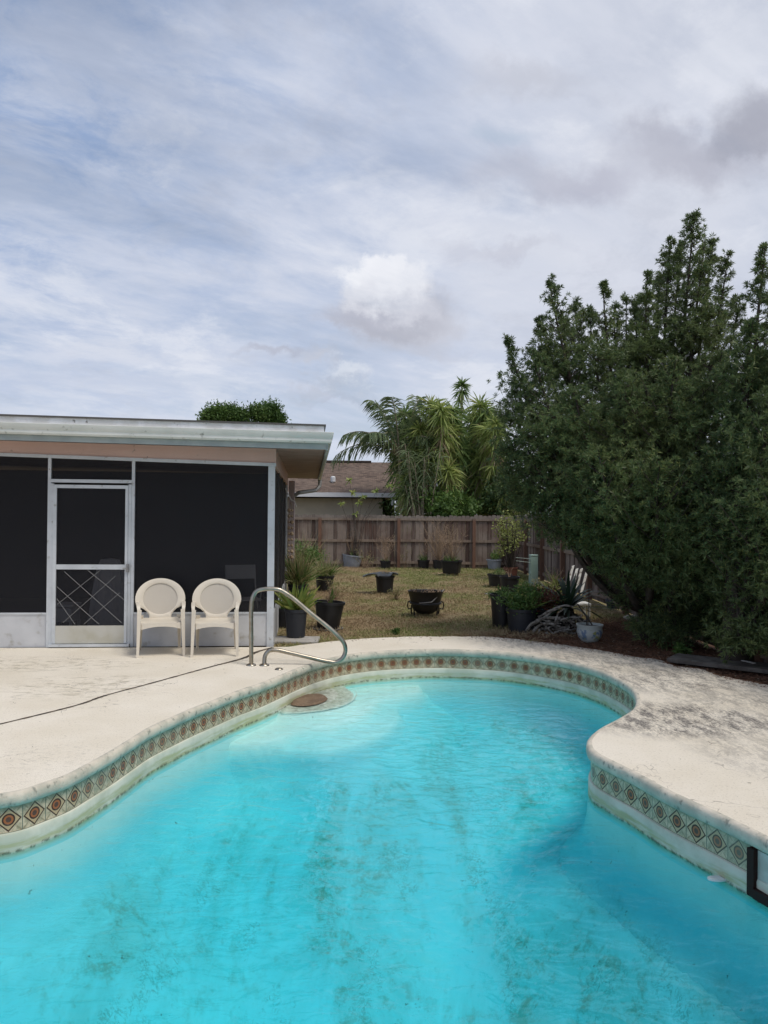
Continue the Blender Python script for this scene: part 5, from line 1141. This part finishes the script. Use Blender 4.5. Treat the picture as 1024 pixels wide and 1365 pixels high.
def potted(label, px, py, wpx, hpx, mat_=BLK, taper=.78, plants=(), group='plant pots in the yard', tilt=0.0, name='plant_pot', square=0.0, saucer=False, cat='plant pot', rim=.012, feet=False, zb=GZ):
    p = P(px, py, zb); s = p.y / 1030; R0 = wpx * s / 2; H = hpx * s; p = p + Vector((0, R0 * taper, 0))
    if saucer or feet: zoff = .03 if saucer else .07
    else: zoff = 0.0
    root = empty(name, p, random.uniform(-.4, .4), label, cat, group); M_ = Matrix.Rotation(tilt, 3, 'Y')
    rb = R0 * taper; T0 = .008
    MB().lathe([(0, zoff + .002), (rb * .9, zoff), (rb, zoff + .01), (R0 * .97, zoff + H - .05), (R0 * .97 + .0, zoff + H - .045), (R0 + rim, zoff + H - .04), (R0 + rim, zoff + H), (R0 - T0, zoff + H), (R0 - T0 * 1.5, zoff + H - .06), (R0 * .93, zoff + H - .07)], n=32, sq=square, M=M_).build('pot', mat_, root)
    MB().lathe([(R0 * .95, zoff + H - .065), (R0 * .5, zoff + H - .045), (0, zoff + H - .04)], n=32, sq=square, M=M_).build('soil', SOIL, root)
    if saucer: MB().lathe([(0, .003), (rb * 1.25, .003), (rb * 1.4, .035), (rb * 1.35, .035), (rb * 1.2, .012), (0, .012)], n=28).build('saucer', GREY, root)
    if feet:
        for a in (.4, 2.2, 4.0, 5.6): MB().box((math.cos(a) * rb * .7, math.sin(a) * rb * .7, .037), (.05, .05, .07)).build('foot', GREY, root, smooth=0)
    top = M_ @ Vector((0, 0, zoff + H - .05)); r = np.random.default_rng(int(px * 7 + py)); t0 = np.array(top)
    for pl in plants:
        k, m, n, ln = pl[:4]; L = Leaves(); sw = R0 * .6
        if k == 'spike':
            b = t0 + r.normal(size=(n, 3)) * (sw * .35, sw * .35, 0); dv = unit(r.normal(size=(n, 3)) * (.55, .55, .1) + np.array([0, 0, 1.]))
            L.add(b, dv, ln * (.55 + .5 * r.random(n)), pl[4] if len(pl) > 4 else .04, droop=.25 * r.random(n), segs=4, prof=[.7, 1, .9, .6, .03]); L.build('foliage', m, root)
        elif k == 'grass':
            b = t0 + r.normal(size=(n, 3)) * (sw * .5, sw * .5, 0); dv = unit(r.normal(size=(n, 3)) * (.5, .5, .1) + np.array([0, 0, 1.]))
            L.add(b, dv, ln * (.4 + .7 * r.random(n)), .012, droop=.55 * r.random(n), segs=3); L.build('foliage', m, root)
        elif k == 'leafy':
            nc = 26; cr_ = t0 + unit(r.normal(size=(nc, 3))) * ln * (.3 + .7 * r.random((nc, 1))) * (1, 1, .6) + np.array([0, 0, ln * .55]); cc = np.repeat(cr_, n // nc, 0); cc = cc + r.normal(size=cc.shape) * ln * .16; cc[:, 2] = np.maximum(cc[:, 2], t0[2] - .02)
            lz = pl[4] if len(pl) > 4 else .05; L.add(cc, unit(r.normal(size=cc.shape) + np.array([0, 0, .5])), lz, lz * .45); L.build('foliage', m, root)
        elif k == 'twig':
            mb = MB()
            for i in range(n):
                a = r.random() * 6.28; q = r.uniform(.1, .55) * ln; e = t0 + np.array([math.cos(a) * q, math.sin(a) * q, ln * r.uniform(.5, 1)]); md = (t0 + e) / 2 + r.normal(size=3) * ln * .05; mb.tube([t0, md, e], [.006, .004, .002], 4, cap=False)
                for j in range(3):
                    f = md + (e - md) * r.random(); mb.tube([f, f + r.normal(size=3) * ln * .14 + np.array([0, 0, ln * .1])], [.003, .0015], 3, cap=False)
            mb.build('twigs', m, root)
    return root
# left cluster by the porch corner
pv = P(393, 857, GZ)
MB().box((pv.x, pv.y + .1, GZ + .022), (.62, .42, .045), bev=.012).build('paver', mat('concrete paver', (.42, .40, .37), .9, (.33, .31, .28), 8)); tag(bpy.data.objects['paver'], 'pale concrete paver under the pot with striped yellow leaves', 'paver')
potted('charcoal pot of yellow striped leaves on a concrete paver', 393, 851, 30, 38, GPOT, .82, [('spike', PYEL, 60, .50, .05), ('spike', PGRN, 16, .6, .045), ('spike', PYEL, 24, .3, .06)], zb=GZ + .045)
potted('wide black pot with one upright green leaf and dry twigs on a saucer', 436, 842, 40, 36, BLK, .74, [('spike', PGRN, 4, .34, .055), ('twig', TWIG, 14, .22)], saucer=True, tilt=.06)
potted('small black pot of grass between the wide pot and the lawn', 432, 790, 25, 22, BLK, .8, [('grass', STR, 200, .6), ('grass', PGRN, 150, .5), ('leafy', PYEL, 300, .2, .05)])
potted('black pot of tall drooping grass close to the porch wall', 396, 806, 26, 26, BLK, .85, [('grass', STR, 320, .95), ('spike', PGRN, 34, .8, .04), ('grass', PGRN, 160, .8), ('twig', TWIG, 14, .8)])
potted('black pot half hidden behind the charcoal pot at the porch corner', 380, 838, 22, 26, BLK, .85, [('grass', PGRN, 90, .5)])
potted('black pot of feathery green plants farthest along the porch wall', 403, 775, 24, 18, BLK, .85, [('leafy', PGRN, 1800, .55, .06), ('grass', STR, 260, 1.1), ('twig', TWIG, 14, 1.1)])
# mid yard
potted('grey galvanised tub with dry twigs leaning by the back fence', 468, 757, 28, 17, GREY, .75, [('twig', TWIG, 26, .95), ('grass', PGRN, 50, .5), ('spike', mat('pale stake', (.5, .42, .3), .9), 2, 1.1, .05)], tilt=.12)
potted('small black pot with dry brush near the second fence post', 514, 759, 14, 11, BLK, .85, [('twig', TWIG, 30, .95), ('grass', PGRN, 30, .3)])
potted('small black pot with green tuft third from the fence corner', 565, 759, 16, 12, BLK, .85, [('grass', PGRN, 60, .38), ('twig', TWIG, 8, .6)])
potted('black pot with a tall dry bush right before the fence', 585, 760, 15, 13, BLK, .85, [('twig', TWIG, 60, 1.35)])
potted('large square black pot raised on feet with green tops near the fence', 603, 768, 26, 17, BLK, .82, [('grass', PGRN, 90, .35), ('twig', TWIG, 36, 1.1)], square=.8, feet=True)
potted('grey tub of bright green plants left of the pale leaved shrub', 660, 760, 20, 14, GREY, .78, [('leafy', PGRN, 700, .24, .05)])
bk = potted('black tub with a dark sheet draped over its rim on the lawn', 513, 793, 25, 25, BLK, .82, [('twig', TWIG, 5, .2)], cat='tub', name='plastic_tub')
mb = MB(); cp = P(513, 793, GZ); s = cp.y / 1030; zt = 26 * s
vs = []; nx_, ny_ = 14, 8
for j in range(ny_):
    for i in range(nx_):
        u = i / (nx_ - 1); v = j / (ny_ - 1); x = (u - .62) * .78; y = (v - .5) * .55; edge = max(0, abs(x) - .2); z = zt + .03 + .05 * math.sin(u * 9) * math.cos(v * 5) * .6 - edge * .25 - (.22 * max(0, .25 - v) if .45 < u < .8 else 0)
        vs.append((x, y, z))
fs = [(j * nx_ + i, j * nx_ + i + 1, (j + 1) * nx_ + i + 1, (j + 1) * nx_ + i) for j in range(ny_ - 1) for i in range(nx_ - 1)]
fs += [tuple(reversed([q + len(vs) for q in f])) for f in fs]; vs += [(x, y, z - .012) for x, y, z in vs]
o = MB().add(vs, fs).build('plastic_sheet', mat('wrinkled black sheet', (.013, .015, .015), .35, (.025, .028, .028), 9), smooth=60); o.location = (cp.x, cp.y + .25, GZ)
tag(o, 'crumpled dark plastic sheet lying over the tub on the lawn', 'sheet')
gp = P(516, 790, GZ); gl = MB()
gl.tube([(0, 0, 0), (.01, -.02, -.08), (.02, -.02, -.2)], [.045, .055, .02], 7); o = gl.build('rag', mat('grey rag', (.30, .32, .36), .8), smooth=60); o.location = (gp.x + .06, gp.y - .02, GZ + zt + .02)
tag(o, 'small pale grey rag hanging over the draped tub', 'rag')
# fire pit / cauldron
fp = P(568, 824, GZ); s = fp.y / 1030
fire = empty('fire_pit', (fp.x, fp.y + .2, GZ), 0, 'black bowl shaped fire pit with flared rim on short legs', 'fire pit')
IRON = mat('sooty iron', (.008, .007, .007), .5, (.018, .014, .013), 12)
r1 = 23.5 * s; h1 = 35 * s
MB().lathe([(0, .05), (r1 * .45, .06), (r1 * .72, .12), (r1 * .83, .21), (r1 * .86, .235), (r1 * .9, .24), (r1 * .86, .25), (r1 * .92, .33), (r1 * 1.03, h1 - .005), (r1 * 1.05, h1), (r1 * .98, h1 - .01), (r1 * .85, .25), (r1 * .7, .13), (0, .08)], n=36).build('bowl', IRON, fire, smooth=50)
MB().lathe([(r1 * .84, .215), (r1 * .93, .225), (r1 * .93, .245), (r1 * .84, .25)], n=36).build('ring_band', GPOT, fire)
for a in (.5, 2.64, 3.9, 5.5): MB().tube([(math.cos(a) * r1 * .85, math.sin(a) * r1 * .6, .26), (math.cos(a) * r1 * .92, math.sin(a) * r1 * .65, .1), (math.cos(a) * r1 * .86, math.sin(a) * r1 * .6, 0)], .014, 6).build('leg', IRON, fire)
for s_ in (-1, 1): MB().tube([(s_ * (r1 * .88), -.04, .27), (s_ * (r1 * 1.0), -.04, .25), (s_ * (r1 * 1.04), -.04, .19), (s_ * (r1 * .98), -.04, .13), (s_ * (r1 * .82), -.04, .15)], .011, 6).build('handle', IRON, fire)
MB().tube([(-r1 * .4, -r1 * .86, .25), (r1 * .3, -r1 * .9, .27), (r1 * 1.05, -r1 * .35, h1 + .03)], .012, 6).build('poker', mat('steel poker', (.12, .115, .11), .4, metal=.7), fire)
r = np.random.default_rng(5); mb = MB()
for i in range(26):
    a = r.random() * 6.28; q = r1 * r.uniform(.2, .9); mb.tube([(math.cos(a) * q, math.sin(a) * q, h1 - .06), (math.cos(a + .5) * q + r.normal() * .05, math.sin(a + .5) * q, h1 + r.uniform(-.01, .05))], .006, 4)
mb.build('ash_twigs', TWIG, fire)
# right cluster
potted('low wide black pot of weeds behind the tall stacked pots', 668, 784, 32, 18, BLK, .85, [('grass', STR, 50, .2), ('leafy', PGRN, 300, .16, .03)])
potted('black pot in the middle of the stack with a wire over it', 681, 795, 26, 26, BLK, .82, [('twig', TWIG, 6, .25)])
potted('tall black pot standing leftmost of the pots at the mulch edge', 672, 839, 33, 46, BLK, .8, [('leafy', PGRN, 300, .14, .04)])
potted('bluish black pot of green fern next to the tall pot', 698, 845, 40, 32, GPOT, .85, [('leafy', PGRN, 2000, .32, .055), ('spike', PGRN, 30, .5, .03), ('grass', STR, 60, .5)])
potted('black pot of red brown croton left of the agave', 728, 840, 36, 30, BLK, .85, [('leafy', PRED, 1100, .28, .06), ('grass', STR, 120, .45), ('leafy', PYEL, 200, .3, .05)])
potted('black pot of striped yellow green grass behind the croton', 735, 818, 28, 24, BLK, .85, [('spike', PYEL, 30, .38, .03), ('grass', STR, 60, .5)])
potted('black pot with thin yellow stems near the side fence', 742, 795, 18, 14, BLK, .85, [('grass', PYEL, 40, .55), ('twig', TWIG, 10, .5)])
for (x, y, hgt, lb_) in [(447, 800, .45, 'dry straw weed on the lawn right of the small grass pot'), (527, 800, .28, 'small dry weed in front of the draped tub'), (540, 757, .9, 'dry brush standing against the back fence beside the small black pot'), (620, 757, .8, 'dry brush against the back fence right of the square pot'), (486, 758, .7, 'low dry brush right of the galvanised tub'), (718, 800, .45, 'pale weeds growing between the pots and the green pillar'), (745, 782, .5, 'yellow stemmed weeds at the foot of the side fence'), (527, 846, .08, 'bright green weed at the far edge of the deck'), (655, 800, .2, 'green weed beside the stacked pots')]:
    c_ = P(x, y, GZ); rt_ = empty('weed', c_, 0, lb_, 'weed', 'weeds in the yard'); r = np.random.default_rng(int(x)); L = Leaves(); mb = MB(); k3 = 26
    for j in range(k3):
        e = np.array([r.normal() * hgt * .32, r.normal() * hgt * .32, hgt * r.uniform(.4, 1)]); md = e * .5 + r.normal(size=3) * .03; mb.tube([(r.normal() * .03, r.normal() * .03, 0), tuple(md), tuple(e)], [.005, .004, .002], 3, cap=False)
        L.add(np.repeat(e[None], 7, 0) * r.uniform(.5, 1, (7, 1)), unit(r.normal(size=(7, 3)) + np.array([0, 0, .5])), .05 + .05 * hgt, .014)
    mb.build('stem', PGRN if hgt < .25 or 'yellow' in lb_ else TWIG, rt_); L.build('foliage', OAK if hgt < .25 else STR, rt_)
# agave
ap_ = P(762, 842, GZ); ap_.y += .25
ag = empty('agave_plant', ap_, 0, 'large dark agave with long pointed leaves behind the painted pot', 'agave')
L = Leaves(); r = np.random.default_rng(8); n = 70; a = r.random(n) * 6.28; el = r.uniform(.05, 1.2, n); dv = np.column_stack([np.cos(a) * np.cos(el), np.sin(a) * np.cos(el), np.sin(el)])
L.add(np.tile([[0, 0, .30]], (n, 1)) + dv * .03, dv, .62 + .34 * r.random(n), .065, droop=.15 + .4 * r.random(n), segs=5, prof=[1, 1, .95, .75, .45, .02], side=unit(np.cross(dv, [0, 0, 1.0]))); L.build('leaves', SUCC, ag)
L = Leaves(); n = 26; a = r.random(n) * 6.28; dv = np.column_stack([np.cos(a), np.sin(a), -.35 + .3 * r.random(n)]); L.add(np.tile([[0, 0, .26]], (n, 1)), dv, .45, .05, droop=.5, segs=4); L.build('dead_leaves', mat('grey dead leaves', (.10, .095, .075), .9), ag)
MB().lathe([(.10, 0), (.12, .1), (.09, .3), (0, .34)], n=14).build('stem', BARK, ag)
# driftwood root
dw = P(712, 846, GZ)
drift = empty('driftwood', dw, 0, 'bleached grey driftwood root lying in front of the black pots', 'driftwood'); mb = MB(); DRF = mat('bleached wood', (.40, .37, .33), .95, (.13, .11, .09), 16, bump=.6)
for (pts, r_) in [([(705, 838), (722, 826), (742, 824), (760, 828)], .03), ([(706, 848), (716, 836), (728, 832), (745, 836)], .026), ([(718, 822), (735, 812), (752, 806), (764, 808)], .022), ([(724, 826), (738, 816), (746, 812)], .02), ([(740, 828), (744, 816), (752, 810)], .018), ([(712, 850), (720, 848), (730, 843), (722, 838)], .02), ([(700, 840), (708, 830), (716, 829)], .02), ([(745, 826), (764, 822), (775, 830)], .022)]:
    q = [PY(x, y, dw.y + .05 + .05 * math.sin(x)) - dw for x, y in pts]; q = catmull([v[:] for v in q], .04, closed=False) + rng.normal(size=(1, 3)) * .01
    mb.tube([tuple(v) for v in q], [r_ * (1 - .5 * i / len(q)) * random.uniform(.6, 1.3) for i in range(len(q))], 7)
rd = np.random.default_rng(77)
for i in range(46):
    a_ = PY(rd.uniform(698, 775), rd.uniform(826, 849), dw.y + rd.uniform(-.02, .22)) - dw; a_.z = max(a_.z, .01); dv_ = Vector(rd.normal(size=3) * (.16, .06, .06)); dv_.z = abs(dv_.z); m_ = a_ + dv_ * .5 + Vector(rd.normal(size=3) * .02)
    mb.tube([a_, m_, a_ + dv_], [.016, .011, .005], 5)
mb.build('root', DRF, drift, smooth=60)
# painted ceramic pot
def ceramic():
    m = bpy.data.materials.new('painted ceramic'); m.use_nodes = True; n = NG(m.node_tree); b = m.node_tree.nodes['Principled BSDF']; pos = n.node('ShaderNodeTexCoord').outputs['Object']; x, y, z = n.sep(pos)
    c = n.mix(n.step(n.noise(pos, 14, 3), .52, .6), (.50, .53, .52), (.17, .24, .36)); c = n.mix(n.step(n.noise(n.vmul(pos, (1, 1, 1.2)), 9, 3), .57, .64), c, (.34, .36, .12))
    c = n.mix(n.step(n.m('ABSOLUTE', n.m('SUBTRACT', z, .11)), .075, .06), (.46, .50, .48), c); n.l.new(c, b.inputs['Base Color']); b.inputs['Roughness'].default_value = .3; return m
pc = P(790, 858, GZ); pc.y += .15; s = pc.y / 1030; r2 = 17.5 * s
cer = empty('ceramic_pot', pc, 0, 'white ceramic pot painted blue and yellow at the deck edge', 'ceramic pot')
MB().lathe([(0, 0), (r2 * .55, 0), (r2 * .62, .015), (r2 * .85, .07), (r2 * .97, .14), (r2 * .93, .20), (r2 * 1.0, .225), (r2 * 1.02, .24), (r2 * .92, .24), (r2 * .88, .21)], n=36).build('pot', ceramic(), cer, smooth=60)
MB().lathe([(r2 * .9, .212), (0, .222)], n=30).build('soil', SOIL, cer)
mb = MB(); mb.tube([(-.03, .02, .2), (-.035, .02, .34)], .012, 6); mb.tube([(.0, .04, .2), (.0, .05, .8)], .006, 5); mb.tube([(.05, 0, .21), (-.18, -.05, .52)], .01, 5); mb.build('stake', mat('dark stake', (.05, .04, .035), .8), cer)
# green utility pillar
gp = P(711, 781, GZ); s = gp.y / 1030; hw = 5.3 * s
ut = empty('utility_pillar', gp, .15, 'pale green utility pillar standing in the yard near the corner of the fences', 'utility pillar'); UG = mat('pale green plastic', (.27, .38, .33), .6, (.23, .33, .28), 4)
MB().box((0, 0, 20 * s), (hw * 2, hw * 1.4, 40 * s), taper=.93, bev=0).build('post', UG, ut, smooth=0); MB().box((0, 0, 40.6 * s), (hw * 2.05, hw * 1.5, 2.2 * s), bev=.012).build('cap', UG, ut)
# string lines to the pillar
for i, (x0, y0, x1, y1) in enumerate([(684, 744, 706, 746), (684, 747, 706, 750)]):
    q0 = PY(x0, y0, gp.y); q1 = PY(x1, y1, gp.y)
mb = MB(); q0 = PY(686, 743, gp.y - .1); q1 = PY(706, 745, gp.y - .1); mb.tube([q0 - gp, q1 - gp], .006, 4); mb.tube([q0 - gp + Vector((0, 0, -.08)), q1 - gp + Vector((0, 0, -.09))], .006, 4); mb.build('string', mat('pale cord', (.3, .36, .32), .7), ut)
# broken white slatted chair
bc = P(766, 820, GZ); Yb = bc.y
bch = empty('slatted_chair', bc, 0, 'peeling white slatted chair back sticking up behind the agave', 'chair'); WSL = mat('peeling white paint', (.80, .79, .74), .8, (.62, .60, .54), 8, .4, .6, (.16, .12, .09), 22, .54, .66)
for (x0, y0, x1, y1) in [(764.4, 754, 756, 784), (769.5, 758, 761, 792), (775.5, 758, 766.5, 794), (783, 760, 774.7, 792)]:
    t_ = PY(x0, y0, Yb + .10) - bc; b_ = PY(x1, y1, Yb - .05) - bc; wv_ = Vector((.024, .004, .008)); tv_ = Vector((0, .016, 0))
    MB().hexa([b_ - wv_, b_ + wv_, b_ + wv_ + tv_, b_ - wv_ + tv_], [t_ - wv_, t_ + wv_, t_ + wv_ + tv_, t_ - wv_ + tv_]).build('slat', WSL, bch, smooth=0)
a_ = PY(754, 781, Yb) - bc; b_ = PY(778, 789, Yb) - bc; mb = MB(); mb.tube([a_ + Vector((0, .05, 0)), b_ + Vector((0, .05, 0))], .018, 5); mb.build('cross_bar', BARK, bch)
MB().box((.0, -.12, .22), (.42, .36, .03)).build('seat', WSL, bch, smooth=0)
for sx in (-.18, .18):
    for sy in (-.27, .03): MB().box((sx, sy, .10), (.04, .04, .205)).build('leg', WSL, bch, smooth=0)
# dark tub and planks by the side fence
potted('low dark blue tub lying by the side fence under the branches', 824, 812, 26, 12, mat('navy plastic', (.03, .035, .06), .4), .85, [], cat='tub', name='plastic_tub')
def plank(label, a, b_, w_, t_, zb, m, name='board', rz=0):
    a = P(*a, zb); b_ = P(*b_, zb); d = b_ - a; L_ = d.length; root = MB().box((0, 0, 0), (L_, w_, t_), bev=.006).build(name, m); root.location = (a + b_) / 2 + Vector((0, w_ / 2, t_ / 2)); root.rotation_euler = (0, 0, math.atan2(d.y, d.x)); return tag(root, label, 'board')
OLDW = mat('grey old plank', (.16, .14, .12), .95, (.10, .085, .07), 9, .4, .6)
plank('dark board running down along the foot of the side fence', (783, 787), (840, 806), .05, .09, GZ + .05, mat('dark wet board', (.04, .03, .025), .9))
plank('short pale lath on the ground left of the tree trunk', (838, 815), (851, 819), .05, .02, GZ, mat('pale lath', (.6, .58, .54), .8))
plank('wide weathered grey board lying on the mulch at the right edge', (905, 884), (1085, 905), .42, .05, GZ + .03, OLDW)
plank('small white lath on the wide grey board', (988, 881), (1008, 885.5), .04, .012, GZ + .082, mat('pale lath', (.6, .58, .54), .8))
plank('pale slab lying on the lawn beside the stacked pots', (648, 793), (668, 793), .16, .03, GZ, mat('concrete paver', (.42, .40, .37), .9))
st = P(845, 827, GZ); mb = MB(); mb.lathe([(0, 0), (.16, 0), (.17, .04), (.12, .08), (0, .09)], n=9, sq=.3); o = mb.build('rock', mat('tan rock', (.30, .27, .21), .9, (.2, .18, .14), 9)); o.location = st; tag(o, 'tan rock on the ground beside the trunk of the evergreen', 'rock')
# shrub with pale leaves in the corner (in a red pot of its own)
c_ = P(681, 772, GZ); sh = empty('potted_shrub', c_, 0, 'pale yellow green small leaved shrub in the corner of the fences', 'shrub'); L = Leaves(); mb = MB(); r = np.random.default_rng(12); s = c_.y / 1030
for i in range(34):
    e = PY(676 + r.normal() * 11, 713 + r.normal() * 11, c_.y + r.normal() * .3) - c_; e = np.array(e); mb.tube([(0, 0, .1), tuple(e * .5 + np.array([0, 0, .05])), tuple(e)], [.02, .012, .005], 4, cap=False)
    cc = e[None] + r.normal(size=(26, 3)) * .09; L.add(cc, unit(r.normal(size=(26, 3)) + np.array([0, 0, .4])), .085, .045)
mb.build('stem', BARK, sh); L.build('foliage', leafmat('pale shrub leaves', (.16, .19, .05), (.30, .33, .10), None, trans=.35, scale=4), sh)
MB().lathe([(0, 0), (.15, 0), (.19, .3), (.2, .3), (.2, .33), (.17, .33), (.16, .28), (0, .28)], n=20).build('pot', mat('rusty red pot', (.16, .06, .04), .8), sh)
# sprouts at the foot of the evergreens
for i, (x, y, k, lb_) in enumerate([(955, 866, .20, 'small bright green sprout growing in the dark shade under the evergreens'), (1021, 866, .2, 'bright green sprout at the right edge of the photo'), (912, 876, .09, 'tiny low weed at the mulch edge before the trunk')]):
    c_ = P(x, y, GZ); rt_ = empty('sprout', c_, 0, lb_, 'sprout', 'sprouts in the mulch bed'); L = Leaves(); mb = MB(); r = np.random.default_rng(90 + i)
    for j in range(7):
        e = np.array([r.normal() * k * .4, r.normal() * k * .4, k * r.uniform(.6, 1.5)]); mb.tube([(0, 0, 0), tuple(e)], .004, 4, cap=False); L.add(np.repeat(e[None], 12, 0), unit(r.normal(size=(12, 3)) + np.array([0, 0, .4])), .09, .03, segs=2, droop=.3)
    mb.build('stem', PGRN, rt_); L.build('foliage', OAK, rt_)
# wind chime hanging by the downspout
wc = PY(388, 674, 13.2); chm = empty('wind_chime', wc, 0, 'tan shell wind chime hanging beside the porch downspout', 'wind chime'); CHM = mat('tan rope and shell', (.46, .36, .24), .8, (.30, .2, .12), 25); WHS = mat('white hook', (.6, .58, .54), .6)
hk = (A + hp(-.02, 3.4, 2.1)) - wc
MB().tube([tuple(hk + Vector((0, 0, .0))), (0.0, 0, .10), (.06, 0, .07), (.09, 0, -.02)], .010, 5).build('hook', WHS, chm)
for dx_ in (-.03, .02):
    mb = MB(); zc = 0.0; prev = (dx_ * .2, 0, .06)
    for j in range(9):
        z_ = -.08 - j * .10; mb.tube([prev, (dx_, 0, z_)], .004, 4, cap=False); prev = (dx_, 0, z_); rr_ = .02 + .02 * random.random(); mb.lathe([(0, -rr_), (rr_, -rr_ * .3), (rr_ * .8, rr_ * .5), (0, rr_)], (dx_, 0, z_), 8)
    mb.build('shell_string', CHM, chm)
print('built', len(bpy.data.objects), 'objects')
